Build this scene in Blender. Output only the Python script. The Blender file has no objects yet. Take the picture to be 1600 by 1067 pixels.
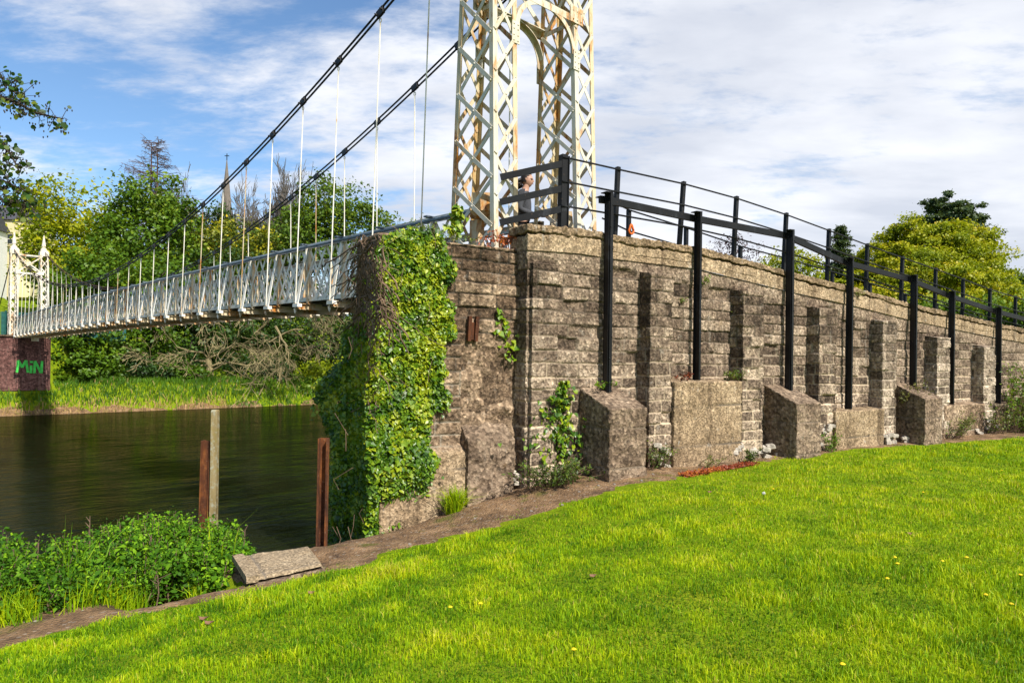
import bpy, bmesh, math, random
import numpy as np
from mathutils import Vector, Matrix
R = math.radians
rng = np.random.default_rng(7)
random.seed(7)
SC = bpy.context.scene
COL = SC.collection

# ------------------------------------------------------------------ camera, sky, sun, exposure
CZ = 4.30                       # camera height above the river surface (world Z = 0)
cam_d = bpy.data.cameras.new("camera")
cam = bpy.data.objects.new("camera", cam_d); COL.objects.link(cam)
cam_d.lens = 24.0; cam_d.sensor_width = 36.0
cam_d.shift_y = 26.5/1600.0
cam_d.clip_start = 0.05; cam_d.clip_end = 5000
ROLL = 0.8
cam.matrix_world = Matrix.Translation((0,0,CZ)) @ Matrix.Rotation(R(90),4,'X') @ Matrix.Rotation(R(ROLL),4,'Z')
SC.camera = cam

SUN_AZ, SUN_EL = -51.0, 47.0    # azimuth measured from +X towards +Y
sd = Vector((math.cos(R(SUN_EL))*math.cos(R(SUN_AZ)), math.cos(R(SUN_EL))*math.sin(R(SUN_AZ)), math.sin(R(SUN_EL))))
sun_d = bpy.data.lights.new("sun", 'SUN'); sun_d.energy = 5.0; sun_d.angle = R(0.6); sun_d.color = (1.0, 0.94, 0.84)
sun = bpy.data.objects.new("sun", sun_d); COL.objects.link(sun)
sun.rotation_euler = sd.to_track_quat('Z','Y').to_euler(); sun.location = (20,-10,40)

W = bpy.data.worlds.new("World"); SC.world = W; W.use_nodes = True
def build_world():
    nt = W.node_tree; N = nt.nodes; L = nt.links; N.clear()
    out = N.new('ShaderNodeOutputWorld'); bg = N.new('ShaderNodeBackground'); bg.inputs['Strength'].default_value = 0.108
    L.new(bg.outputs[0], out.inputs[0])
    sky = N.new('ShaderNodeTexSky'); sky.sky_type = 'NISHITA'; sky.sun_disc = False
    sky.sun_elevation = R(SUN_EL); sky.sun_rotation = R(90-SUN_AZ)
    sky.air_density = 1.0; sky.dust_density = 0.6; sky.ozone_density = 2.0
    tc = N.new('ShaderNodeTexCoord')
    sep = N.new('ShaderNodeSeparateXYZ'); L.new(tc.outputs['Generated'], sep.inputs[0])
    def m(op, a, b=None, c=None, clamp=False):
        n = N.new('ShaderNodeMath'); n.operation = op; n.use_clamp = clamp
        for i, v in enumerate((a,b,c)):
            if v is None: continue
            if isinstance(v,(int,float)): n.inputs[i].default_value = v
            else: L.new(v, n.inputs[i])
        return n.outputs[0]
    zz = m('ADD', m('MAXIMUM', sep.outputs['Z'], 0.0), 0.16)
    px_ = m('DIVIDE', sep.outputs['X'], zz); py_ = m('DIVIDE', sep.outputs['Y'], zz)
    cmb = N.new('ShaderNodeCombineXYZ'); L.new(px_, cmb.inputs[0]); L.new(py_, cmb.inputs[1])
    def noise(scale, detail, rough, sx=1, sy=1, rot=0, dist=0.0, loc=(0,0,0)):
        mp = N.new('ShaderNodeMapping'); mp.inputs['Scale'].default_value = (sx,sy,1); mp.inputs['Rotation'].default_value = (0,0,R(rot)); mp.inputs['Location'].default_value = loc
        L.new(cmb.outputs[0], mp.inputs[0])
        n = N.new('ShaderNodeTexNoise'); n.inputs['Scale'].default_value = scale; n.inputs['Detail'].default_value = detail; n.inputs['Roughness'].default_value = rough
        n.inputs['Distortion'].default_value = dist
        L.new(mp.outputs[0], n.inputs['Vector']); return n.outputs['Fac']
    big = noise(0.8, 6, 0.55, 0.9, 1.3, 25, 0.25, (3.1,1.7,0))
    wisp = noise(2.2, 10, 0.62, 0.85, 1.6, 32, 0.25, (1.2,4.0,0))
    fine = noise(7.0, 8, 0.65, 0.8, 1.5, 28, 0.1)
    cov = m('ADD', m('MULTIPLY', sep.outputs['X'], 0.30), m('MULTIPLY', m('SUBTRACT', 0.46, sep.outputs['Z']), 0.34))
    s = m('ADD', m('ADD', m('MULTIPLY', big, 0.55), m('MULTIPLY', wisp, 0.62)), m('ADD', m('MULTIPLY', fine, 0.34), m('SUBTRACT', cov, 0.04)))
    mr = N.new('ShaderNodeMapRange'); mr.interpolation_type = 'SMOOTHSTEP'
    L.new(s, mr.inputs[0]); mr.inputs[1].default_value = 0.58; mr.inputs[2].default_value = 0.84
    mask = m('MULTIPLY', mr.outputs[0], 0.95)
    # cloud brightness: lit tops and thicker grey undersides
    sh = m('ADD', m('MULTIPLY', noise(1.1, 6, 0.5, 0.9, 1.3, 12, 0.2, (7,2,0)), 0.8), m('MULTIPLY', noise(4.5, 6, 0.55, 0.8, 1.4, 20, 0.1, (2,9,0)), 0.2))
    cr = N.new('ShaderNodeValToRGB'); L.new(sh, cr.inputs[0])
    cr.color_ramp.elements[0].position = 0.40; cr.color_ramp.elements[0].color = (4.4,4.65,5.25,1)
    cr.color_ramp.elements[1].position = 0.60; cr.color_ramp.elements[1].color = (6.5,6.6,6.9,1)
    skyc = N.new('ShaderNodeMix'); skyc.data_type = 'RGBA'; skyc.blend_type = 'MULTIPLY'; skyc.inputs[0].default_value = 1.0
    L.new(sky.outputs[0], skyc.inputs[6]); skyc.inputs[7].default_value = (0.84,1.0,1.10,1)
    mx = N.new('ShaderNodeMix'); mx.data_type = 'RGBA'
    L.new(mask, mx.inputs[0]); L.new(skyc.outputs[2], mx.inputs[6]); L.new(cr.outputs[0], mx.inputs[7])
    L.new(mx.outputs[2], bg.inputs['Color'])
build_world()
SC.view_settings.view_transform = 'Standard'; SC.view_settings.look = 'None'
SC.view_settings.exposure = 0.60; SC.view_settings.gamma = 1.0; SC.view_settings.use_curve_mapping = False
SC.cycles.max_bounces = 5; SC.cycles.diffuse_bounces = 2; SC.cycles.glossy_bounces = 3; SC.cycles.transmission_bounces = 3; SC.cycles.transparent_max_bounces = 4
SC.cycles.use_denoising = True

# ------------------------------------------------------------------ calibrated site frame
F = 1067.0
def ray(u, v):
    """direction (x, 1, z) of a photo pixel seen from the camera station"""
    t = R(ROLL); x = u-800.0; y = v-533.5
    return (x*math.cos(t)+y*math.sin(t))/F, (560.0-(533.5-x*math.sin(t)+y*math.cos(t)))/F
def at(u, v, Y):
    a, b = ray(u, v); return Vector((a*Y, Y, CZ+b*Y))
# retaining wall frame: s along the wall, t towards the lawn, Z up; s=0 at the first pilaster
WD = Vector((0.8445, 0.5357, 0)); WN = Vector((0.5357,-0.8445,0)); WO = Vector((0.296, 9.078, 0))
def wp(s, t, Z): return Vector((WO.x+WD.x*s+WN.x*t, WO.y+WD.y*s+WN.y*t, Z))
def on_wall(u, v, t=0.0):
    """(s, Z) of a photo pixel on the plane t of the wall"""
    a, b = ray(u, v)
    # (a*Y - Ox)*Nx + (Y - Oy)*Ny = t
    Y = (t + WO.x*WN.x + WO.y*WN.y)/(a*WN.x + WN.y)
    x = a*Y
    return (x-WO.x)*WD.x + (Y-WO.y)*WD.y, CZ+b*Y
# bridge frame: q along the span from the near tower, r across it
BB = Vector((-0.6778, 0.7353, 0)); BP = Vector((0.7353, 0.6778, 0)); BO = Vector((-0.073, 11.113, 0))
def bp(q, r, Z): return Vector((BO.x+BB.x*q+BP.x*r, BO.y+BB.y*q+BP.y*r, Z))
def to_qr(x, y):
    dx = x-BO.x; dy = y-BO.y
    return dx*BB.x+dy*BB.y, dx*BP.x+dy*BP.y

# ------------------------------------------------------------------ numpy noise
def _hash(i, j, seed):
    n = (i.astype(np.int64)*374761393 + j.astype(np.int64)*668265263 + seed*1442695041) & 0x7fffffff
    n = ((n ^ (n >> 13))*1274126177) & 0x7fffffff
    n = (n ^ (n >> 16)) & 0x7fffffff
    return n/float(0x7fffffff)
def vnoise(x, y, seed=0):
    x = np.asarray(x, float); y = np.asarray(y, float)
    i = np.floor(x); j = np.floor(y); fx = x-i; fy = y-j
    fx = fx*fx*(3-2*fx); fy = fy*fy*(3-2*fy)
    i = i.astype(np.int64); j = j.astype(np.int64)
    a = _hash(i,j,seed); b = _hash(i+1,j,seed); c = _hash(i,j+1,seed); d = _hash(i+1,j+1,seed)
    return (a*(1-fx)+b*fx)*(1-fy)+(c*(1-fx)+d*fx)*fy
def fbm(x, y, seed=0, oct=4):
    s = 0; a = 0.5; t = 0
    for o in range(oct):
        s = s+a*vnoise(np.asarray(x)*2**o, np.asarray(y)*2**o, seed+o*17); t += a; a *= 0.5
    return s/t
def sst(a, b, x):
    t = np.clip((np.asarray(x, float)-a)/(b-a), 0, 1); return t*t*(3-2*t)

# ------------------------------------------------------------------ object helpers
def tag(o, label=None, cat=None, group=None, kind=None):
    if label: o['label'] = label
    if cat: o['category'] = cat
    if group: o['group'] = group
    if kind: o['kind'] = kind
    return o
def empty(name, loc, label, cat, group=None):
    o = bpy.data.objects.new(name, None); COL.objects.link(o); o.location = loc; o.empty_display_size = 0.2
    return tag(o, label, cat, group)
def link_mesh(name, me, mats, parent=None, smooth=False):
    for m in (mats if isinstance(mats,(list,tuple)) else [mats]): me.materials.append(m)
    if smooth: me.polygons.foreach_set('use_smooth', np.ones(len(me.polygons), bool))
    o = bpy.data.objects.new(name, me); COL.objects.link(o)
    if parent is not None:
        o.parent = parent
        o.matrix_parent_inverse = Matrix.Translation(world_loc(parent)).inverted()
    return o
def world_loc(o):
    return o.location.copy() if o.parent is None else Vector((0,0,0)) + (o.location if o.type=='EMPTY' else Vector((0,0,0)))
def link_child(o, parent):
    COL.objects.link(o); o.parent = parent
    o.matrix_parent_inverse = Matrix.Translation(world_loc(parent)).inverted()

class MB:
    """collects quads and triangles in world coordinates; build() links ONE mesh object"""
    def __init__(s): s.v = []; s.f = []; s.m = []; s.n = 0; s.cur = 0; s.tone = []
    def add(s, vs, fs, tone=0.5):
        for a in vs: s.v.append(tuple(a)); s.tone.append(tone)
        for f in fs: s.f.append(tuple(i+s.n for i in f)); s.m.append(s.cur)
        s.n += len(vs)
    def box(s, c, ax, ay, az, tone=0.5):
        """centre and three half-axis vectors"""
        c = Vector(c); ax = Vector(ax); ay = Vector(ay); az = Vector(az)
        vs = [c+sx*ax+sy*ay+sz*az for sz in (-1,1) for sy in (-1,1) for sx in (-1,1)]
        s.add(vs, [(0,2,3,1),(4,5,7,6),(0,1,5,4),(2,6,7,3),(0,4,6,2),(1,3,7,5)], tone)
    def bar(s, a, b, side, wdt, thk):
        """rectangular bar from a to b; side = direction of its width"""
        a = Vector(a); b = Vector(b); d = (b-a); L = d.length
        if L < 1e-6: return
        d.normalize(); sd_ = Vector(side); sd_ = sd_-d*sd_.dot(d)
        if sd_.length < 1e-6: sd_ = d.orthogonal()
        sd_.normalize(); n = d.cross(sd_)
        s.box((a+b)/2, d*(L/2), sd_*(wdt/2), n*(thk/2))
    def angle(s, a, b, s1, s2, wdt, thk):
        """angle iron: two flanges from the line a-b towards s1 and s2"""
        a = Vector(a); b = Vector(b); s1 = Vector(s1).normalized(); s2 = Vector(s2).normalized()
        s.bar(a+s1*wdt/2+s2*thk/2, b+s1*wdt/2+s2*thk/2, s1, wdt, thk)
        s.bar(a+s2*(wdt/2+thk/2)+s1*thk/2, b+s2*(wdt/2+thk/2)+s1*thk/2, s2, wdt-thk, thk)
    def tube(s, pts, r, k=6, tone=0.5, caps=True):
        pts = [Vector(p) for p in pts]; n = len(pts)
        rs = r if isinstance(r,(list,tuple)) else [r]*n
        vs = []; up = None
        for i, p in enumerate(pts):
            d = (pts[min(i+1,n-1)]-pts[max(i-1,0)])
            if d.length < 1e-9: d = Vector((0,0,1))
            d.normalize()
            if up is None: up = d.orthogonal().normalized()
            up = (up-d*up.dot(d)); up = up.normalized() if up.length > 1e-6 else d.orthogonal().normalized()
            w = d.cross(up)
            for j in range(k):
                a = 2*math.pi*j/k; vs.append(p+(up*math.cos(a)+w*math.sin(a))*rs[i])
        fs = []
        for i in range(n-1):
            for j in range(k):
                fs.append((i*k+j, i*k+(j+1)%k, (i+1)*k+(j+1)%k, (i+1)*k+j))
        if caps: fs.append(tuple(range(k-1,-1,-1))); fs.append(tuple((n-1)*k+j for j in range(k)))
        s.add(vs, fs, tone)
    def disc(s, c, nrm, r, h, k=7):
        c = Vector(c); nrm = Vector(nrm).normalized(); s.tube([c, c+nrm*h*0.6, c+nrm*h], [r, r*0.8, r*0.3], k)
    def build(s, name, mats, parent=None, smooth=False, tone=False):
        me = bpy.data.meshes.new(name); me.from_pydata(s.v, [], s.f); me.update()
        if len(set(s.m)) > 1: me.polygons.foreach_set('material_index', np.array(s.m, np.int32))
        if tone:
            a = me.attributes.new('tone','FLOAT','POINT'); a.data.foreach_set('value', np.array(s.tone, np.float32))
        return link_mesh(name, me, mats, parent, smooth)

def quads_mesh(name, V, tone, mats, parent=None, k=4, smooth=False, extra=None):
    """V: (N,k,3) polygons, tone: (N,)"""
    n = len(V); me = bpy.data.meshes.new(name)
    me.vertices.add(n*k); me.vertices.foreach_set('co', np.ascontiguousarray(V.reshape(-1), np.float32))
    me.loops.add(n*k); me.loops.foreach_set('vertex_index', np.arange(n*k, dtype=np.int32))
    me.polygons.add(n); me.polygons.foreach_set('loop_start', np.arange(0, n*k, k, dtype=np.int32))
    me.polygons.foreach_set('loop_total', np.full(n, k, np.int32))
    a = me.attributes.new('tone','FLOAT','POINT'); a.data.foreach_set('value', np.repeat(tone,k).astype(np.float32))
    me.update(calc_edges=True)
    return link_mesh(name, me, mats, parent, smooth)

def leaf_quads(C, size, nrm=None, spread=1.0, aspect=0.62, fold=0.18):
    """C (N,3) centres, size (N,), nrm (N,3) preferred facing; returns (N,4,3) diamond leaves"""
    n = len(C); d = rng.normal(size=(n,3))
    if nrm is not None: d = nrm+d*spread*0.6
    d /= np.linalg.norm(d,axis=1,keepdims=True)+1e-9
    t = rng.normal(size=(n,3)); t -= d*np.sum(t*d,axis=1,keepdims=True); t /= np.linalg.norm(t,axis=1,keepdims=True)+1e-9
    b = np.cross(d,t); sz = size[:,None]
    return np.stack([C-t*sz*0.5, C+b*sz*aspect*0.5+d*sz*fold*0.5, C+t*sz*0.5-d*sz*fold*0.3, C-b*sz*aspect*0.5+d*sz*fold*0.5], axis=1)

def grid_mesh(name, P, mats, parent=None, smooth=True, attrs=None):
    """P: (ny,nx,3)"""
    ny, nx = P.shape[:2]; me = bpy.data.meshes.new(name)
    idx = np.arange(ny*nx).reshape(ny,nx)
    q = np.stack([idx[:-1,:-1], idx[:-1,1:], idx[1:,1:], idx[1:,:-1]], axis=-1).reshape(-1,4)
    me.vertices.add(ny*nx); me.vertices.foreach_set('co', P.reshape(-1).astype(np.float32))
    me.loops.add(len(q)*4); me.loops.foreach_set('vertex_index', q.reshape(-1).astype(np.int32))
    me.polygons.add(len(q)); me.polygons.foreach_set('loop_start', np.arange(0,len(q)*4,4,dtype=np.int32)); me.polygons.foreach_set('loop_total', np.full(len(q),4,np.int32))
    for k, a in (attrs or {}).items():
        at_ = me.attributes.new(k,'FLOAT','POINT'); at_.data.foreach_set('value', a.reshape(-1).astype(np.float32))
    me.update(calc_edges=True)
    return link_mesh(name, me, mats, parent, smooth)

# ------------------------------------------------------------------ materials
class NT:
    def __init__(s, name):
        s.mat = bpy.data.materials.new(name); s.mat.use_nodes = True; s.t = s.mat.node_tree; s.N = s.t.nodes; s.L = s.t.links
        s.b = s.N['Principled BSDF']; s.b.inputs['Roughness'].default_value = 0.85
        s.b.inputs['Specular IOR Level'].default_value = 0.3
        s.out = [n for n in s.N if n.type == 'OUTPUT_MATERIAL'][0]
        s.co = s.N.new('ShaderNodeTexCoord').outputs['Object']
    def set(s, sock, v):
        if isinstance(v,(int,float,tuple)): sock.default_value = v
        else: s.L.new(v, sock)
    def noise(s, scale, detail=4, rough=0.55, stretch=(1,1,1), dist=0, vec=None):
        mp = s.N.new('ShaderNodeMapping'); mp.inputs['Scale'].default_value = stretch; s.L.new(vec or s.co, mp.inputs[0])
        n = s.N.new('ShaderNodeTexNoise'); n.inputs['Scale'].default_value = scale; n.inputs['Detail'].default_value = detail
        n.inputs['Roughness'].default_value = rough; n.inputs['Distortion'].default_value = dist
        s.L.new(mp.outputs[0], n.inputs['Vector']); return n.outputs['Fac']
    def voro(s, scale, feature='F1', stretch=(1,1,1), out='Distance'):
        mp = s.N.new('ShaderNodeMapping'); mp.inputs['Scale'].default_value = stretch; s.L.new(s.co, mp.inputs[0])
        n = s.N.new('ShaderNodeTexVoronoi'); n.feature = feature; n.inputs['Scale'].default_value = scale
        s.L.new(mp.outputs[0], n.inputs['Vector']); return n.outputs[out]
    def ramp(s, fac, stops):
        r = s.N.new('ShaderNodeValToRGB'); s.L.new(fac, r.inputs[0]); e = r.color_ramp.elements
        while len(e) < len(stops): e.new(0.5)
        for i,(p,c) in enumerate(stops):
            e[i].position = p; e[i].color = (c,c,c,1) if isinstance(c,(int,float)) else (*c,1)
        return r.outputs[0]
    def math(s, op, a, b=None, clamp=False):
        n = s.N.new('ShaderNodeMath'); n.operation = op; n.use_clamp = clamp; s.set(n.inputs[0], a)
        if b is not None: s.set(n.inputs[1], b)
        return n.outputs[0]
    def mix(s, fac, a, b, mode='MIX'):
        n = s.N.new('ShaderNodeMix'); n.data_type = 'RGBA'; n.blend_type = mode; s.set(n.inputs[0], fac)
        for k, v in ((6,a),(7,b)):
            if isinstance(v, tuple): n.inputs[k].default_value = (*v,1) if len(v)==3 else v
            else: s.L.new(v, n.inputs[k])
        return n.outputs[2]
    def attr(s, name):
        n = s.N.new('ShaderNodeAttribute'); n.attribute_name = name; return n.outputs['Fac']
    def color(s, v):
        if isinstance(v, tuple): s.b.inputs['Base Color'].default_value = (*v,1)
        else: s.L.new(v, s.b.inputs['Base Color'])
    def bump(s, h, strength=0.5, dist=0.02):
        n = s.N.new('ShaderNodeBump'); n.inputs['Strength'].default_value = strength; n.inputs['Distance'].default_value = dist
        s.L.new(h, n.inputs['Height']); s.L.new(n.outputs[0], s.b.inputs['Normal'])

def foliage(name, stops, transl=0.3, gloss=0.35, rough=0.5, tcol=None):
    """leaf material; colour by the per-leaf attribute tone"""
    n = NT(name); t = n.attr('tone')
    c = n.ramp(t, stops); n.color(c); n.b.inputs['Roughness'].default_value = rough; n.b.inputs['Specular IOR Level'].default_value = gloss
    tr = n.N.new('ShaderNodeBsdfTranslucent'); cc = n.mix(0.5, c, tcol or (0.20,0.26,0.01)); n.L.new(cc, tr.inputs['Color'])
    mx = n.N.new('ShaderNodeMixShader'); mx.inputs[0].default_value = transl
    n.L.new(n.b.outputs[0], mx.inputs[1]); n.L.new(tr.outputs[0], mx.inputs[2]); n.L.new(mx.outputs[0], n.out.inputs['Surface'])
    return n.mat

def paint(name, rust_lo, rust_hi, base=(0.60,0.58,0.52), tint=(0.50,0.40,0.22)):
    """weathered white paint with rust streaks"""
    n = NT(name)
    a = n.noise(2.2, 7, 0.68, (1,1,0.35)); b = n.noise(14, 5, 0.7, (1,1,0.28)); c = n.noise(0.9, 3, 0.5)
    f = n.math('ADD', n.math('ADD', n.math('MULTIPLY', a, 0.5), n.math('MULTIPLY', b, 0.32)), n.math('MULTIPLY', c, 0.2))
    r = n.ramp(f, [(rust_lo,0.0),(rust_hi,1.0)])
    st = n.ramp(f, [(rust_lo-0.10,0.0),(rust_hi-0.02,1.0)])
    rustc = n.ramp(n.noise(20,4,0.6), [(0.3,(0.13,0.035,0.006)),(0.5,(0.40,0.135,0.012)),(0.7,(0.54,0.25,0.028))])
    pc = n.mix(n.ramp(n.noise(5,4,0.6), [(0.35,0.0),(0.75,0.5)]), base, (base[0]*0.72,base[1]*0.73,base[2]*0.74))
    pc = n.mix(n.math('MULTIPLY', st, 0.75), pc, tint)
    n.color(n.mix(r, pc, rustc)); n.b.inputs['Roughness'].default_value = 0.55
    n.bump(n.noise(60,4,0.6), 0.25, 0.004)
    return n.mat

M = {}
M['paint'] = paint('white_paint', 0.55, 0.64)
M['paint_rusty'] = paint('rusty_white_paint', 0.50, 0.60, (0.58,0.50,0.36))
M['paint_far'] = paint('aged_white_paint', 0.55, 0.64, (0.70,0.67,0.60))
M['paint_truss'] = paint('parapet_paint', 0.57, 0.66, (0.84,0.81,0.73))
M['paint_very'] = paint('heavily_rusted_paint', 0.50, 0.60, (0.52,0.44,0.28), (0.50,0.34,0.10))
def simple(name, col, rough=0.6, var=0.3, scale=8, bump=0.2, metal=0.0, spec=0.3):
    n = NT(name); f = n.noise(scale,5,0.62)
    n.color(n.ramp(f, [(0.3,tuple(c*(1-var) for c in col)),(0.7,tuple(min(1,c*(1+var)) for c in col))]))
    n.b.inputs['Roughness'].default_value = rough; n.b.inputs['Metallic'].default_value = metal; n.b.inputs['Specular IOR Level'].default_value = spec
    if bump: n.bump(n.noise(scale*6,4,0.6), bump, 0.006)
    return n.mat
def black_paint():
    n = NT('black_steel_paint'); f = n.noise(3,6,0.7,(1,1,0.5)); g = n.noise(45,4,0.6)
    c = n.ramp(f, [(0.35,(0.003,0.003,0.004)),(0.60,(0.006,0.007,0.009)),(0.70,(0.03,0.033,0.04))])
    c = n.mix(n.ramp(g, [(0.68,0.0),(0.74,0.8)]), c, (0.22,0.13,0.08))
    n.color(c); n.b.inputs['Roughness'].default_value = 0.5; n.b.inputs['Specular IOR Level'].default_value = 0.28
    n.bump(n.noise(30,4,0.6), 0.2, 0.004); return n.mat
M['black'] = black_paint()
M['cable'] = simple('tarred_cable', (0.018,0.016,0.016), 0.55, 0.5, 10)
M['cable_rust'] = simple('rusty_cable', (0.10,0.045,0.03), 0.7, 0.5, 3)
M['pipe'] = simple('blue_grey_pipe', (0.10,0.13,0.17), 0.45, 0.4, 6)
M['chord'] = paint('chord_paint', 0.56, 0.63, (0.60,0.61,0.60))
M['deck'] = simple('deck_timber', (0.075,0.07,0.065), 0.8, 0.4, 6)
M['rust'] = None
def rust_mat():
    n = NT('rusted_steel'); f = n.noise(6,7,0.7,(1,1,0.4)); g = n.noise(40,4,0.6)
    c = n.ramp(f, [(0.33,(0.025,0.010,0.006)),(0.5,(0.105,0.034,0.012)),(0.66,(0.26,0.09,0.02))])
    c = n.mix(n.ramp(g,[(0.62,0.0),(0.72,0.6)]), c, (0.30,0.20,0.14))
    n.color(c); n.b.inputs['Roughness'].default_value = 0.9; n.bump(g, 0.6, 0.01); return n.mat
M['rust'] = rust_mat()
def wood_mat():
    n = NT('lichen_timber'); f = n.noise(9,6,0.7,(1,1,0.12)); g = n.noise(14,6,0.75)
    c = n.ramp(f, [(0.3,(0.10,0.075,0.03)),(0.5,(0.24,0.18,0.075)),(0.7,(0.36,0.28,0.14))])
    c = n.mix(n.ramp(g,[(0.50,0.0),(0.60,0.8)]), c, (0.36,0.36,0.27))
    c = n.mix(n.ramp(n.noise(5,5,0.7),[(0.56,0.0),(0.66,0.7)]), c, (0.25,0.21,0.03))
    n.color(c); n.bump(f,0.6,0.02); return n.mat
M['wood'] = wood_mat()
def masonry(name, stops, joint, warm=0.5, bump=0.8, pebble=30, stain=0.36, lichen=0.2, upper=0.40):
    """coursed block: per-block attribute tone, attribute joint for mortar"""
    n = NT(name); t = n.attr('tone'); j = n.attr('joint')
    f = n.math('ADD', n.math('ADD', n.math('MULTIPLY', t, 0.16), n.math('MULTIPLY', n.noise(3.0,8,0.72), 0.32)), n.math('ADD', n.math('MULTIPLY', n.noise(15,6,0.78), 0.50), 0.01))
    c = n.ramp(f, stops)
    v = n.voro(pebble); pv = n.voro(pebble, 'F1', (1,1,1), 'Color')
    sepc = n.N.new('ShaderNodeSeparateColor'); n.L.new(pv, sepc.inputs[0])
    peb = n.ramp(sepc.outputs[0], [(0.0,0.30),(0.5,0.95),(0.8,1.35),(1.0,1.9)])
    c = n.mix(0.72, c, n.mix(1.0, c, peb, 'MULTIPLY'))
    sz = n.N.new('ShaderNodeSeparateXYZ'); n.L.new(n.co, sz.inputs[0]); hi = n.N.new('ShaderNodeMapRange'); n.L.new(n.math('ADD', sz.outputs[2], n.math('MULTIPLY', n.noise(0.8,4,0.6), 1.6)), hi.inputs[0]); hi.inputs[1].default_value = CZ+0.15; hi.inputs[2].default_value = CZ+1.35; hi = hi.outputs[0]
    c = n.mix(n.math('MULTIPLY', hi, upper), c, n.mix(1.0, c, (0.55,0.50,0.47), 'MULTIPLY'))
    jn = n.math('MULTIPLY', j, n.ramp(n.noise(7,5,0.65),[(0.28,0.5),(0.5,1.0)]))
    jc = n.mix(hi, joint, tuple(x*0.16 for x in joint)); c = n.mix(n.math('MULTIPLY', jn, 0.97), c, jc)
    st = n.ramp(n.noise(2.0,6,0.7,(1,1,0.35)), [(0.48,0.0),(0.66,1.0)])
    c = n.mix(n.math('MULTIPLY', st, stain), c, n.mix(1.0, c, (0.30,0.27,0.25), 'MULTIPLY'))
    s2 = n.ramp(n.noise(3.2,5,0.65,(2.2,2.2,0.16)), [(0.52,0.0),(0.64,1.0)])
    c = n.mix(n.math('MULTIPLY', s2, stain*0.9), c, n.mix(1.0, c, (0.26,0.23,0.21), 'MULTIPLY'))
    wl = n.ramp(n.noise(2.4,5,0.65,(2.6,2.6,0.2)), [(0.62,0.0),(0.70,1.0)])
    c = n.mix(n.math('MULTIPLY', wl, lichen), c, (0.60,0.54,0.45))
    li = n.ramp(n.noise(5.5,6,0.72), [(0.60,0.0),(0.68,1.0)])
    c = n.mix(n.math('MULTIPLY', li, lichen), c, (0.62,0.58,0.50))
    og = n.ramp(n.noise(2.7,6,0.7), [(0.64,0.0),(0.72,1.0)])
    c = n.mix(n.math('MULTIPLY', og, 0.3*warm), c, (0.42,0.24,0.06))
    n.color(c); n.b.inputs['Roughness'].default_value = 0.95; n.b.inputs['Specular IOR Level'].default_value = 0.15
    h = n.math('ADD', n.math('MULTIPLY', v, 0.6), n.math('MULTIPLY', n.noise(26,6,0.7), 1.0))
    n.bump(h, bump, 0.022); return n.mat
M['block'] = masonry('rough_block', [(0.38,(0.05,0.037,0.027)),(0.46,(0.145,0.106,0.076)),(0.54,(0.27,0.205,0.148)),(0.62,(0.48,0.385,0.285))], (0.60,0.48,0.34))
M['pale_block'] = masonry('pale_block', [(0.38,(0.08,0.061,0.045)),(0.46,(0.20,0.154,0.112)),(0.54,(0.36,0.285,0.215)),(0.64,(0.58,0.485,0.38))], (0.66,0.55,0.42), lichen=0.45)
M['render'] = masonry('tan_concrete', [(0.34,(0.13,0.09,0.05)),(0.48,(0.27,0.195,0.12)),(0.64,(0.46,0.355,0.235))], (0.10,0.085,0.07), pebble=42, stain=0.6, lichen=0.3, bump=0.5, upper=0.0)
M['coping'] = masonry('crumbled_coping', [(0.34,(0.07,0.052,0.036)),(0.48,(0.19,0.145,0.10)),(0.64,(0.36,0.285,0.20))], (0.03,0.028,0.025), pebble=26, stain=0.5, bump=0.9, upper=0.0)
M['aggregate'] = masonry('coarse_aggregate', [(0.36,(0.06,0.042,0.028)),(0.47,(0.165,0.117,0.08)),(0.60,(0.33,0.25,0.175))], (0.2,0.16,0.12), pebble=24, stain=0.3, bump=1.0, lichen=0.12, upper=0.0)
M['agg_pale'] = masonry('weathered_aggregate', [(0.38,(0.065,0.044,0.028)),(0.46,(0.175,0.12,0.077)),(0.54,(0.30,0.215,0.142)),(0.64,(0.48,0.37,0.255))], (0.3,0.26,0.2), pebble=26, stain=0.45, bump=1.0, lichen=0.2)
M['stone'] = simple('limestone_rubble', (0.42,0.375,0.315), 0.9, 0.5, 11, 0.9)
M['slab'] = masonry('worn_slab', [(0.3,(0.16,0.117,0.07)),(0.5,(0.26,0.197,0.125)),(0.7,(0.33,0.262,0.175))], (0.1,0.1,0.1), pebble=70, stain=0.05, bump=0.3, lichen=0.03, upper=0.0)
M['farbrick'] = masonry('purple_brick', [(0.34,(0.06,0.028,0.026)),(0.48,(0.13,0.062,0.054)),(0.64,(0.22,0.125,0.11))], (0.10,0.085,0.08), pebble=9, stain=0.5, bump=0.4, lichen=0.12)
def soil_mat():
    n = NT('trodden_soil'); f = n.noise(3.5,8,0.7); g = n.voro(38,'F1',(1,1,1),'Color')
    sp = n.N.new('ShaderNodeSeparateColor'); n.L.new(g, sp.inputs[0])
    c = n.ramp(f, [(0.34,(0.075,0.045,0.025)),(0.5,(0.185,0.11,0.055)),(0.64,(0.31,0.195,0.105))])
    c = n.mix(n.ramp(sp.outputs[0],[(0.93,0.0),(0.95,0.6)]), c, (0.28,0.23,0.18))
    c = n.mix(n.ramp(n.noise(2.2,6,0.7),[(0.55,0.0),(0.66,0.8)]), c, (0.10,0.105,0.012))
    n.color(c); n.b.inputs['Roughness'].default_value = 1.0; n.bump(n.math('ADD', n.noise(30,6,0.7), n.voro(38)), 0.8, 0.03); return n.mat
M['soil'] = soil_mat()
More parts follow.
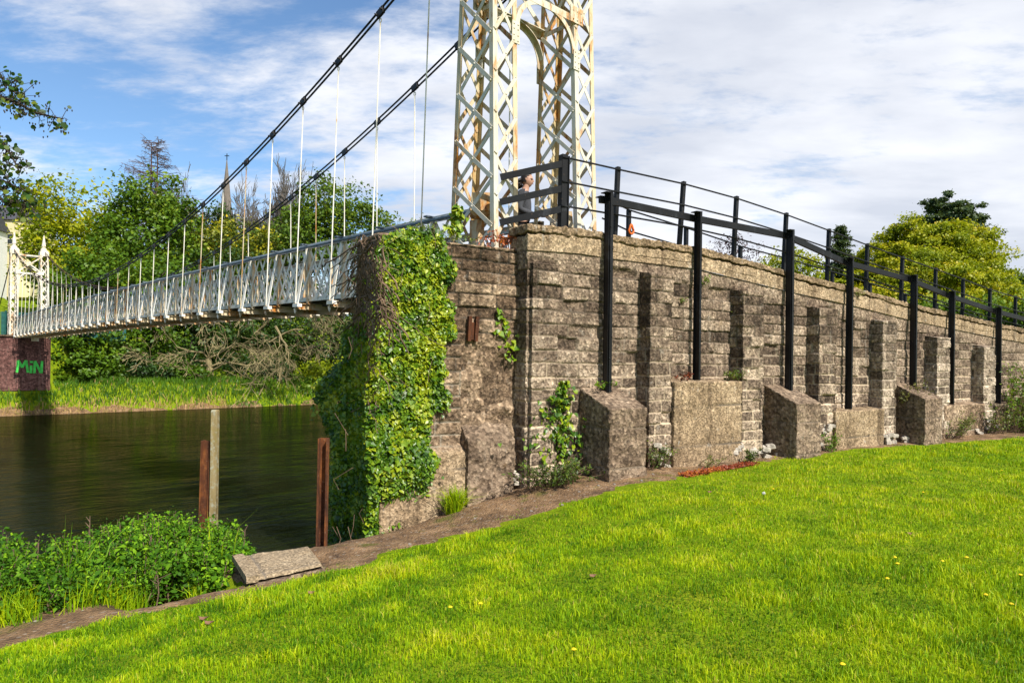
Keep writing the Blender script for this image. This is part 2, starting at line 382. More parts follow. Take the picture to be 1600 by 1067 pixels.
def ground_mat():
    n = NT('turf'); f = n.noise(1.6,7,0.7); g = n.noise(30,4,0.7)
    c = n.ramp(f, [(0.3,(0.10,0.17,0.004)),(0.5,(0.17,0.25,0.005)),(0.7,(0.22,0.26,0.008))])
    c = n.mix(n.ramp(g,[(0.4,0.0),(0.7,0.7)]), c, (0.06,0.05,0.012))
    n.color(c); n.b.inputs['Roughness'].default_value = 1.0; n.b.inputs['Specular IOR Level'].default_value = 0.05; n.bump(g,0.6,0.04); return n.mat
M['turf'] = ground_mat()
def water_mat():
    n = NT('river_water'); n.color((0.004,0.004,0.002)); n.b.inputs['Roughness'].default_value = 0.035; n.b.inputs['IOR'].default_value = 1.16; n.b.inputs['Specular IOR Level'].default_value = 0.5
    # ripples elongated along the river
    mp = n.N.new('ShaderNodeMapping'); mp.inputs['Rotation'].default_value = (0,0,-math.atan2(BP.y,BP.x)); n.L.new(n.co, mp.inputs[0])
    a = n.noise(1.9,4,0.55,(0.45,1,1),0.9,mp.outputs[0]); b = n.noise(6.0,6,0.68,(0.42,1,1),0.6,mp.outputs[0]); c = n.noise(0.28,3,0.5,(0.7,1,1),0.8,mp.outputs[0])
    amp = n.ramp(c,[(0.35,0.35),(0.7,1.0)])
    h = n.math('ADD', n.math('MULTIPLY', a, 1.0), n.math('MULTIPLY', b, 0.28)); h = n.math('MULTIPLY', h, amp)
    n.bump(h, 1.0, 0.075)
    g = n.N.new('ShaderNodeBsdfGlossy'); g.inputs['Color'].default_value = (0.32,0.36,0.23,1); g.inputs['Roughness'].default_value = 0.03
    d = n.N.new('ShaderNodeBsdfDiffuse'); d.inputs['Color'].default_value = (0.006,0.007,0.003,1)
    fr = n.N.new('ShaderNodeFresnel'); fr.inputs['IOR'].default_value = 1.33; mx = n.N.new('ShaderNodeMixShader')
    nb = [x for x in n.N if x.type == 'BUMP'][0]
    for sh in (g,d,fr): n.L.new(nb.outputs[0], sh.inputs['Normal'])
    n.L.new(fr.outputs[0], mx.inputs[0]); n.L.new(d.outputs[0], mx.inputs[1]); n.L.new(g.outputs[0], mx.inputs[2]); n.L.new(mx.outputs[0], n.out.inputs['Surface'])
    return n.mat
M['water'] = water_mat()
M['bark'] = simple('bark', (0.085,0.065,0.045), 0.95, 0.5, 7, 0.8)
M['bark_pale'] = simple('lichened_bark', (0.21,0.17,0.085), 0.95, 0.45, 4, 0.5)
M['bark_dark'] = simple('dark_bark', (0.04,0.03,0.022), 0.95, 0.5, 6, 0.5)
M['twig_brown'] = simple('brown_twigs', (0.10,0.062,0.048), 0.95, 0.4, 3, 0)
M['twig_grey'] = simple('grey_twigs', (0.13,0.115,0.10), 0.95, 0.4, 3, 0)
M['stem_dead'] = simple('dead_ivy_stem', (0.16,0.105,0.07), 0.95, 0.5, 8, 0.4)
M['lf_ivy'] = foliage('ivy_leaf', [(0.0,(0.012,0.045,0.004)),(0.3,(0.045,0.12,0.005)),(0.6,(0.13,0.23,0.006)),(1.0,(0.34,0.38,0.012))], 0.22, 0.45, 0.40)
M['lf_yellow'] = foliage('yellow_green_leaf', [(0.0,(0.09,0.14,0.004)),(0.4,(0.25,0.31,0.005)),(0.8,(0.48,0.45,0.007)),(1.0,(0.60,0.42,0.008))], 0.42)
M['lf_green'] = foliage('mid_green_leaf', [(0.0,(0.025,0.065,0.005)),(0.5,(0.085,0.16,0.008)),(0.85,(0.17,0.23,0.010)),(1.0,(0.27,0.28,0.02))], 0.3)
M['lf_dark'] = foliage('deep_green_leaf', [(0.0,(0.010,0.030,0.006)),(0.5,(0.03,0.075,0.010)),(1.0,(0.085,0.14,0.014))], 0.25)
M['lf_sycamore'] = foliage('sycamore_leaf', [(0.0,(0.025,0.07,0.004)),(0.5,(0.09,0.18,0.006)),(1.0,(0.24,0.30,0.012))], 0.3)
M['lf_flower'] = foliage('yellow_flower_leaf', [(0.0,(0.05,0.075,0.006)),(0.6,(0.15,0.18,0.01)),(0.8,(0.42,0.36,0.008)),(1.0,(0.60,0.44,0.01))], 0.2)
M['lf_olive'] = foliage('olive_leaf', [(0.0,(0.04,0.045,0.012)),(0.5,(0.10,0.105,0.018)),(1.0,(0.20,0.18,0.035))], 0.25)
M['lf_conifer'] = foliage('conifer_needle', [(0.0,(0.02,0.04,0.016)),(0.6,(0.06,0.10,0.036)),(1.0,(0.13,0.17,0.06))], 0.2)
M['lf_purple'] = foliage('purple_leaf', [(0.0,(0.02,0.008,0.012)),(1.0,(0.085,0.035,0.04))], 0.2, tcol=(0.12,0.03,0.03))
M['lf_nettle'] = foliage('nettle_leaf', [(0.0,(0.018,0.07,0.004)),(0.5,(0.075,0.19,0.007)),(1.0,(0.22,0.40,0.012))], 0.28, 0.15, 0.6)
M['lf_alder'] = foliage('alder_leaf', [(0.0,(0.010,0.04,0.005)),(0.6,(0.035,0.10,0.007)),(1.0,(0.15,0.18,0.012))], 0.35, 0.3, 0.5)
M['lf_red'] = foliage('red_weed', [(0.0,(0.10,0.02,0.012)),(0.6,(0.30,0.055,0.012)),(1.0,(0.42,0.16,0.015))], 0.2, tcol=(0.3,0.06,0.01))
M['lf_weed'] = foliage('weed_leaf', [(0.0,(0.03,0.06,0.010)),(0.5,(0.09,0.14,0.014)),(0.85,(0.22,0.22,0.03)),(1.0,(0.45,0.42,0.30))], 0.25)
M['grass'] = foliage('grass_blade', [(0.0,(0.028,0.10,0.003)),(0.28,(0.125,0.27,0.003)),(0.6,(0.30,0.44,0.004)),(0.92,(0.50,0.54,0.006)),(1.0,(0.46,0.36,0.08))], 0.3, 0.22, 0.55, (0.42,0.52,0.004))
M['reed'] = foliage('bank_grass_blade', [(0.0,(0.03,0.09,0.005)),(0.4,(0.09,0.20,0.007)),(0.7,(0.19,0.28,0.01)),(0.86,(0.34,0.26,0.08)),(1.0,(0.46,0.28,0.13))], 0.25)

# ------------------------------------------------------------------ the ground, river and soil
LAWN = -1.63
def ground_h(q, r):
    q = np.asarray(q, float); r = np.asarray(r, float)
    drop = 0.40*sst(0.4, -3.0, r)*sst(-5.0, -1.4, q)
    near = LAWN-drop-0.12*sst(-1.0,-9.0,r)*sst(-8,-1.4,q)
    near = near-0.22*sst(-5.02,-5.16,r)*sst(-6.2,-5.6,r)*sst(-2.25,-1.95,q)
    bank = near+(-6.2-near)*sst(-1.60, 3.6, q)                # near bank down to the bed
    far_top = -2.2+0.9*sst(52,62,q)
    far = -6.2+(far_top+6.2)*sst(45.3,50.6,q)+4.5*sst(60,95,q)+9*sst(90,190,q)
    left = 3.2*sst(50.6,51.8,q)*sst(4.0,2.6,r)                 # level behind the far retaining wall
    h = np.where(q < 20, bank, far+left)
    h = h+(fbm(q*0.9+31,r*0.9,3)-0.5)*0.10*sst(6,2,np.abs(q+2.0)+0*q)+(fbm(q*0.25,r*0.25,5)-0.5)*0.6*sst(47,54,q)
    return h
def gz(x, y):
    q, r = to_qr(x, y); return CZ+ground_h(q, r)
def hit_ground(u, v):
    a, b = ray(u, v); Y = 6.0
    for _ in range(60):
        z = float(gz(a*Y, Y))-CZ
        Y = Y*0.5+0.5*max(1.0, min(60, z/b if b < -1e-4 else 60))
    return Vector((a*Y, Y, CZ+b*Y))
def axis(segs):
    out = []
    for a,b,n in segs: out += list(np.linspace(a,b,n,endpoint=False))
    return np.array(out+[segs[-1][1]])
qa = axis([(-900,-120,14),(-120,-30,18),(-30,-8,30),(-8,5,70),(5,44,14),(44,56,36),(56,110,36),(110,300,24),(300,1500,16)])
ra = axis([(-1500,-200,16),(-200,-50,22),(-50,-14,26),(-14,16,90),(16,70,30),(70,200,20),(200,1500,16)])
RR, QQ = np.meshgrid(ra, qa)
GX = BO.x+BB.x*QQ+BP.x*RR; GY = BO.y+BB.y*QQ+BP.y*RR
tag(grid_mesh('ground', np.stack([GX,GY,CZ+ground_h(QQ,RR)],axis=-1), M['turf']), kind='structure')
mb = MB(); c = [bp(2,-1500,0),bp(2,1500,0),bp(60,1500,0),bp(60,-1500,0)]
c = [bp(-1.2,-1500,0.0),bp(-1.2,1500,0.0),bp(52,1500,0.0),bp(52,-1500,0.0)]
mb.add(c, [(0,1,2,3)]); tag(mb.build('river', M['water']), kind='structure')

# edge between lawn and trodden soil, as q(r): read off on the ground
edge_px = [(-700,1130),(-300,1062),(0,1008),(150,966),(360,930),(440,908),(560,884),(600,866),(700,842),(850,800),(960,768),(1100,742),(1200,722),(1300,708),(1450,694),(1600,684),(1750,676)]
edge = [p for p in (to_qr(*hit_ground(u,v).xy) for u,v in edge_px) if p[0] < -1.2]; edge.append((-2.0,-13.0))
edge.sort(key=lambda p: p[1])
ER = np.array([p[1] for p in edge]); EQ = np.array([p[0] for p in edge])
def edge_q(r): return np.interp(r, ER, EQ)
def soil_strip():
    n, m = 420, 14
    rs = np.linspace(ER[0], ER[-1], n); P = np.zeros((m,n,3))
    qe = edge_q(rs)+(fbm(rs*2.2,rs*0,11)-0.5)*0.28+(fbm(rs*9,rs*0+3,12)-0.5)*0.16
    # soil runs from the lawn edge to under the wall, or down the bank a little at the left
    inner = np.interp(rs, [-12,-7,-5.2,-4.2,-3.6,0,40], [-1.55,-1.62,-1.60,-1.30,0.3,0.6,-6.0])
    inner = np.maximum(inner, qe+0.25)
    for i in range(m):
        t = i/(m-1); q = (qe-0.10)*(1-t)+inner*t
        h = ground_h(q, rs)+0.012*min(1, t*4)+(fbm(q*6,rs*6,14)-0.5)*0.035*min(1,t*5)-0.02*(i==0)
        p = np.stack([BO.x+BB.x*q+BP.x*rs, BO.y+BB.y*q+BP.y*rs, CZ+h+0.004], axis=-1); P[i] = p
    return tag(grid_mesh('footpath', P, M['soil']), kind='structure')
soil_strip()

# ------------------------------------------------------------------ masonry faces with real joints
def courses(z0, z1, hgt, seed):
    rg = random.Random(seed); out = [z0]
    while out[-1] < z1: out.append(out[-1]+hgt*rg.uniform(0.86,1.14))
    return np.array(out)
class Bond:
    """coursed blockwork: height and masks at face coordinates (a, z)"""
    def __init__(s, hgt, length, z0, z1, seed, joint=0.016, depth=0.022, jit=0.012, rough=0.012):
        s.c = courses(z0, z1, hgt, seed); s.len = length; s.seed = seed; s.j = joint; s.d = depth; s.jit = jit; s.r = rough
    def __call__(s, a, z):
        a = np.asarray(a,float); z = np.asarray(z,float)
        zz = z+(fbm(a*1.3,z*1.3,s.seed+1)-0.5)*0.03+(fbm(a*9,z*9,s.seed+2)-0.5)*0.014
        k = np.clip(np.searchsorted(s.c, zz)-1, 0, len(s.c)-2)
        dz = np.minimum(zz-s.c[k], s.c[k+1]-zz)
        L = s.len*(0.8+0.5*_hash(k,k*0+5,s.seed)); off = _hash(k,k*0+9,s.seed)*L
        aa = a+(fbm(a*7,z*7,s.seed+3)-0.5)*0.03
        w = (aa+off)/L; b = np.floor(w); fr = (w-b)
        sh = 0.30*(_hash(b.astype(int),k,s.seed+4)-0.5)      # unequal blocks
        da = np.minimum(fr-np.minimum(sh,0)*0, 1-fr)*L
        d = np.minimum(dz, da)
        joint = 1-sst(s.j*0.5, s.j*1.05, d)
        tone = _hash(b.astype(int), k, s.seed+7)
        h = -s.d*joint*(0.4+0.9*fbm(a*3,z*3,s.seed+8))+(tone-0.5)*2*s.jit
        gone = (_hash(b.astype(int),k,s.seed+21) > 0.93)
        h = h-0.035*gone*(1-joint)
        er = sst(0.60,0.74,fbm(a*2.6,z*3.4,s.seed+31,4)); h = h-0.018*er*(0.4+fbm(a*12,z*12,s.seed+32))
        h = h+0.010*(fbm(a*6,z*9,s.seed+33,4)-0.5)
        return h, joint, tone
def plain_face(seed, amp=0.012, board=None, low=3.0):
    def f(a, z):
        j = np.zeros_like(np.asarray(a,float)); h = (fbm(a*low,z*low,seed)-0.5)*amp*2
        if board:
            y = z+(fbm(a*1.5,z*1.5,seed+1)-0.5)*0.05
            d = np.abs(((y/board+0.13*seed) % 1.0)-0.5)*2   # 0 at a lift line
            j = 1-sst(0.01,0.05,d); h = h-0.018*j
        return h, j, fbm(a*1.7+5,z*1.7,seed+9)
    return f
def masonry_prism(name, s0, s1, t0, t1, zlo, ztop, pat, mats, parent=None, res=0.03, slope=None, rough=0.010, seed=1, ends=True, chamfer=0.0, sides=('front','left','right','top')):
    """a block standing on the wall line: s0..s1 along, t0 (back) .. t1 (front), zlo..ztop; ztop may be f(s).
    slope: the top falls from zback at t0 to ztop at t1. Surfaces are dense grids, welded, then pushed along their normals."""
    zt = ztop if callable(ztop) else (lambda s: ztop+0*s)
    zl = zlo if callable(zlo) else (lambda s: zlo+0*s)
    V = []; Fq = []; H = []; J = []; T = []; cnt = 0
    def emit(S, Tt, Z, A, kind):
        nonlocal cnt
        ny, nx = S.shape
        h, j, tn = pat(A, Z) if kind != 'top' else plain_face(seed+40, 0.010)(S*1.0, Tt*1.0)
        if kind == 'top': j = np.zeros_like(S)
        h = h+(fbm(A*11+Tt*13,Z*11,seed+60,3)-0.5)*2*rough+(fbm(A*3.1+7,Z*3.1,seed+61,3)-0.5)*rough*1.5
        P = np.stack([WO.x+WD.x*S+WN.x*Tt, WO.y+WD.y*S+WN.y*Tt, Z], axis=-1).reshape(-1,3)
        idx = np.arange(ny*nx).reshape(ny,nx)+cnt
        q = np.stack([idx[:-1,:-1], idx[:-1,1:], idx[1:,1:], idx[1:,:-1]],axis=-1).reshape(-1,4)
        V.append(P); Fq.append(q); H.append(h.ravel()); J.append(j.ravel()); T.append(tn.ravel()); cnt += ny*nx
    ns = max(3, int((s1-s0)/res)+1); zmax = float(np.max(zt(np.linspace(s0,s1,50)))); zmin = float(np.min(zl(np.linspace(s0,s1,50))))
    nz = max(3, int((zmax-zmin)/res)+1); ntt = max(3, int((t1-t0)/res)+1)
    sv = np.linspace(s0,s1,ns); wv = np.linspace(0,1,nz); tv = np.linspace(t0,t1,ntt)
    zb = slope
    if 'front' in sides:
        S, Wv = np.meshgrid(sv, wv); Z = zl(S)+(zt(S)-zl(S))*Wv; emit(S, np.full_like(S,t1), Z, S, 'front')
    for nm, s in (('left',s0),('right',s1)):
        if nm in sides:
            Tm, Wv = np.meshgrid(tv if nm=='left' else tv[::-1], wv)
            ztop_ = zt(np.full_like(Tm,s)) if zb is None else zt(np.full_like(Tm,s))+(zb-zt(np.full_like(Tm,s)))*(t1-Tm)/(t1-t0)
            zlo_ = zl(np.full_like(Tm,s)); Z = zlo_+(ztop_-zlo_)*Wv
            emit(np.full_like(Tm,s), Tm, Z, s+(Tm-t1) if nm=='left' else s-(Tm-t1), 'side')
    if 'top' in sides:
        S, Tm = np.meshgrid(sv, tv[::-1])
        Z = zt(S) if zb is None else zt(S)+(zb-zt(S))*(t1-Tm)/(t1-t0)
        emit(S, Tm, Z, S, 'top')
    V = np.concatenate(V); Fq = np.concatenate(Fq); H = np.concatenate(H); J = np.concatenate(J); T = np.concatenate(T)
    # weld
    key = np.round(V*2000).astype(np.int64); _, first, inv = np.unique(key, axis=0, return_index=True, return_inverse=True); inv = inv.ravel()
    V = V[first]; H = H[first]; J = J[first]; T = T[first]; Fq = inv[Fq]
    a = V[Fq[:,1]]-V[Fq[:,0]]; b = V[Fq[:,3]]-V[Fq[:,0]]; fn = np.cross(a,b); fn /= np.linalg.norm(fn,axis=1,keepdims=True)+1e-12
    N = np.zeros_like(V)
    for i in range(4): np.add.at(N, Fq[:,i], fn)
    N /= np.linalg.norm(N,axis=1,keepdims=True)+1e-12
    V = V+N*(H[:,None])
    if chamfer:
        pass
    me = bpy.data.meshes.new(name); me.from_pydata(V.tolist(), [], Fq.tolist())
    for k, arr in (('joint',J),('tone',T)):
        at_ = me.attributes.new(k,'FLOAT','POINT'); at_.data.foreach_set('value', arr.astype(np.float32))
    me.update()
    return link_mesh(name, me, mats, parent, True)

# wall top read off on the plane of its face
TF = -0.26                                              # face of the plain wall between pilasters
top_px = [(820,350),(905,358),(960,368),(1092,387),(1232,425),(1330,449),(1420,474),(1480,488),(1560,506),(1600,514)]
top_sz = [on_wall(u,v,TF+0.04) for u,v in top_px]
TS = np.array([p[0] for p in top_sz]+[22.0,30.0]); TZ = np.array([p[1] for p in top_sz]+[top_sz[-1][1]-0.30,top_sz[-1][1]-0.75])
def wall_top(s): return np.interp(s, TS, TZ)
S_L = on_wall(822,520,TF)[0]
WZ0 = CZ+LAWN-0.35
wall = empty('retaining_wall', wp(6,TF,CZ+LAWN), 'long weathered blockwork retaining wall with brick pilasters along the ramp', 'retaining wall')
main_pat0 = Bond(0.178, 0.48, WZ0, CZ+2.2, 3, 0.015, 0.022, 0.009)
def main_pat(a, z):
    h, j, t = main_pat0(a, z)
    # a smoother band of old render under the coping, worn off in patches
    d = wall_top(a)-z; band = sst(0.62,0.50,d+(fbm(a*1.2,z*1.2,77)-0.5)*0.5)
    h = h*(1-band)+0.012*band; j = j*(1-band); t = t*(1-band)+(0.75+0.3*(fbm(a*2,z*2,78)-0.5))*band
    return h, j, t
SE = 17.0
masonry_prism('wall_face', S_L, SE, TF-0.45, TF, WZ0, lambda s: wall_top(s)-0.34, main_pat, M['block'], wall, 0.013, seed=2, rough=0.007, sides=('front','left','right'))
def cop_pat(a, z):
    d = wall_top(a)-z
    ln = (fbm(a*1.5,a*0,91)-0.5)*0.06+(fbm(a*13,a*0,95)-0.5)*0.05; brk = sst(0.36,0.52,fbm(a*1.7,a*0,96)); j = (1-sst(0.0,0.016,np.abs(d-0.105-ln)-0.006))*(0.25+0.75*brk); j2 = (1-sst(0.0,0.008,np.abs(d-0.245-(fbm(a*1.5,a*0,92)-0.5)*0.06)-0.001))*sst(0.45,0.6,fbm(a*1.1,a*0,97))
    up = sst(0.12,0.09,d-ln)
    h = -0.045*j-0.010*j2+0.016*up+(fbm(a*14,z*14,93)-0.5)*0.05*up
    return h, np.clip(j+0.4*j2,0,1), 0.62-0.5*up+0.4*(fbm(a*2,z*2,94)-0.5)
masonry_prism('coping', S_L-0.02, SE+0.02, TF-0.42, TF+0.035, lambda s: wall_top(s)-0.345, wall_top, cop_pat, M['render'], wall, 0.016, seed=4, rough=0.008)
# pilasters
pil_px = [(1017,1052,426),(1162,1194,454),(1281,1309,481),(1380,1402,501),(1465,1485,527),(1538,1556,541)]
for i,(ua,ub,vt) in enumerate(pil_px):
    s0, zt_ = on_wall(ua, vt, 0.0); s1, _ = on_wall(ub, vt, 0.0)
    pb = Bond(0.178, 0.36, WZ0, CZ+2.2, 30+i, 0.012, 0.018, 0.008)
    masonry_prism('pilaster', s0, s1, TF-0.04, 0.0, WZ0, zt_, pb, M['pale_block'] if i >= 3 else M['block'], wall, 0.013, rough=0.006, seed=50+i, slope=zt_+0.05)
# the wider corner pilaster at the joint with the abutment
s0, zt_ = on_wall(834, 410, TF+0.06); s1, _ = on_wall(872, 410, TF+0.06)
masonry_prism('corner_pilaster', s0-0.02, s0+0.42, TF-0.35, TF+0.07, WZ0, zt_, Bond(0.178,0.5,WZ0,CZ+2.2,3,0.015,0.022,0.010), M['block'], wall, 0.013, rough=0.007, seed=70)
# raking concrete buttresses
BT = 0.39
for i,(ua,ub,vf,vb) in enumerate([(952.7,1010.5,639,605),(1245.7,1282.5,631,600),(1445.6,1471.8,623,597)]):
    s0, zf = on_wall(ua, vf, BT); s1, _ = on_wall(ub, vf, BT); _, zbk = on_wall(ua-20, vb, TF)
    masonry_prism('buttress', s0, s1, TF-0.03, BT, WZ0, zf, plain_face(80+i,0.012,0.55), M['aggregate'], wall, 0.02, seed=80+i, slope=zbk, rough=0.016)
# low concrete blocks between the pilasters
for i,(ua,ub,vt,tt,mat) in enumerate([(1054,1160,597,0.05,'render'),(1306,1381.5,643,0.06,'render'),(1475,1538,634,0.0,'agg_pale'),(1557,1640,632,0.0,'agg_pale')]):
    s0, zt_ = on_wall(ua, vt, tt); s1, _ = on_wall(ub, vt, tt)
    masonry_prism('plinth_block', s0, s1, TF-0.03, tt, WZ0, zt_, plain_face(90+i,0.012,0.62), M[mat], wall, 0.025, seed=90+i, slope=zt_+0.03, rough=0.012)
def rock(mb, c, r, seed, flat=0.7):
    rg = random.Random(seed); ph = [rg.uniform(0,6.28) for _ in range(6)]
    vs = []; fs = []; n1, n2 = 5, 8
    for i in range(n1+1):
        th = math.pi*i/n1
        for j in range(n2):
            f = 2*math.pi*j/n2
            d = Vector((math.sin(th)*math.cos(f), math.sin(th)*math.sin(f), math.cos(th)*flat))
            k = 1+0.22*math.sin(2*f+ph[0])*math.sin(th*2+ph[1])+0.16*math.sin(3*f+ph[2]+th*2)+0.12*math.cos(4*th+ph[3])
            e = Vector((max(-0.62,min(0.66,d.x*k*1.1)), max(-0.6,min(0.62,d.y*k*1.1)), max(-0.36,min(0.40,d.z*k*1.15)))); e.rotate(Matrix.Rotation(ph[4],3,'Y') if seed % 3 == 0 else Matrix.Rotation(ph[5]*0.1-0.3,3,'Y'))
            vs.append(Vector(c)+e*r*1.15)
    for i in range(n1):
        for j in range(n2): fs.append((i*n2+j,(i+1)*n2+j,(i+1)*n2+(j+1)%n2,i*n2+(j+1)%n2))
    mb.add(vs, fs)
# exposed rubble footing, stone by stone
rub = [(1018,1056,690,732,12),(1142,1230,692,714,20),(1283,1306,664,695,8),(1380,1420,676,694,14),(1540,1556,655,672,4),(1520,1542,664,690,5)]
k_ = 0
for ua,ub,va,vb,n in rub:
    for i in range(n):
        u = random.uniform(ua,ub); v = random.uniform(va,vb)
        s_, z_ = on_wall(u, v, 0.0); m_ = MB(); k_ += 1
        rr = random.uniform(0.045,0.10)
        c = wp(s_, random.uniform(-0.05,0.04), max(z_, float(gz(*wp(s_,0.1,0).xy))+rr*0.3))
        rock(m_, c, rr, k_); o = m_.build('rubble_stone', M['stone'], wall)
for (u,v) in [(807,742),(800,748),(812,735),(804,754),(800,737)]:
    s_, z_ = on_wall(u,v,-0.45); m_ = MB(); k_ += 1; rock(m_, wp(s_,-0.42,z_), random.uniform(0.05,0.09), k_); m_.build('rubble_stone', M['stone'], wall)

# ------------------------------------------------------------------ abutment under the tower
AT = -0.50
abut = empty('bridge_abutment', wp(-1.2,AT,CZ+LAWN), 'blocky masonry abutment of the bridge, its river end under thick ivy', 'abutment')
sA, zA = on_wall(592, 380, AT); sB, _ = on_wall(818, 400, AT)
ztl = on_wall(700,379,AT)[1]; ztr = on_wall(800,389,AT)[1]
def ab_top(s): 
    x = np.interp(s, [sA, sA+0.9, sB-0.16, sB-0.04, sB], [ztl+0.02, ztl, ztr, ztr-0.07, ztr-0.20]); return x
zg0 = CZ-2.9
ab_pat0 = Bond(0.168, 0.55, zg0, CZ+2, 7, 0.014, 0.026, 0.009)
sJ = on_wall(719,600,AT)[0]; zJ = on_wall(740,535,AT)[1]; zR = on_wall(690,700,AT)[1]
def ab_pat(a, z):
    h, j, t = ab_pat0(a, z)
    wob = (fbm(a*2,z*2,201)-0.5)
    rr_ = sst(sJ-0.02,sJ+0.03,a+wob*0.12)*sst(zJ+0.06,zJ-0.06,z+wob*0.3)          # torn rough core
    lo = sst(zR+0.05,zR-0.03,z+wob*0.12)
    h = h*(1-rr_)*(1-lo)+rr_*(-0.03+(fbm(a*5,z*5,202)-0.5)*0.16)*(1-lo)+lo*(0.05+(fbm(a*3,z*3,203)-0.5)*0.05)
    k = np.maximum(rr_,lo)
    return h, j*(1-k), t*(1-k)+k*(0.3+0.45*fbm(a*2.5,z*2.5,204)+0.15*lo)
masonry_prism('abutment_face', sA, sB, AT-0.8, AT, zg0, ab_top, ab_pat, M['agg_pale'], abut, 0.014, seed=11, rough=0.010)
# rough footing at the foot of the face
s0, zf = on_wall(731,690,AT+0.20); s1, _ = on_wall(803,690,AT+0.20)
masonry_prism('footing', s0, s1, AT-0.05, AT+0.20, zg0, zf, plain_face(120,0.03,None,5.0), M['aggregate'], abut, 0.022, seed=12, slope=zf+0.22, rough=0.022)
# sloping smooth apron at the river end
s0, zf = on_wall(594,716,AT+0.13); s1, _ = on_wall(730,716,AT+0.13)
masonry_prism('apron', s0, s1, AT-0.04, AT+0.13, zg0, zf, plain_face(121,0.010,0.42), M['render'], abut, 0.03, seed=13, slope=zf+0.08)
# the body that carries the tower, behind the face
def prism(name, pts, z0, z1, mat, parent):
    m_ = MB(); n = len(pts)
    m_.add([(p[0],p[1],z0) for p in pts]+[(p[0],p[1],z1) for p in pts], [tuple(range(n-1,-1,-1)), tuple(range(n,2*n))]+[(i,(i+1)%n,n+(i+1)%n,n+i) for i in range(n)])
    return m_.build(name, mat, parent)
Fp = wp(sA+0.05, AT-0.03, 0); Gp = Vector((-2.02,8.80,0))
prism('abutment_core', [wp(sB-0.03,AT-0.05,0), wp(3.5,TF-0.46,0), bp(-1.2,3.0,0), bp(0.9,1.4,0), bp(0.75,-0.95,0), Vector((-1.45,10.2,0)), Gp, Fp], -2.2, CZ+1.02, M['agg_pale'], abut)
m_ = MB(); s_, z_ = on_wall(737,513,AT+0.03)
for ds, lean in ((-0.045,0.0),(0.055,0.015)):
    m_.bar(wp(s_+ds,AT+0.03,z_-0.17), wp(s_+ds+lean,AT+0.05,z_+0.16), WD, 0.05, 0.05)
m_.bar(wp(s_,AT+0.02,z_-0.15), wp(s_+0.01,AT+0.02,z_+0.08), WD, 0.07, 0.02)
m_.build('rusty_stub', M['rust'], abut)
# ramp surface behind the wall
def ramp():
    n = 80; ss = np.linspace(-0.6, 30, n); P = np.zeros((2,n,3))
    for i, tt in enumerate((TF-0.40, TF-2.5)):
        z = np.minimum(wall_top(ss)-0.62, CZ+1.16); P[i] = np.stack([WO.x+WD.x*ss+WN.x*tt, WO.y+WD.y*ss+WN.y*tt, z],axis=-1)
    tag(grid_mesh('path', P, M['soil']), kind='structure')
ramp()

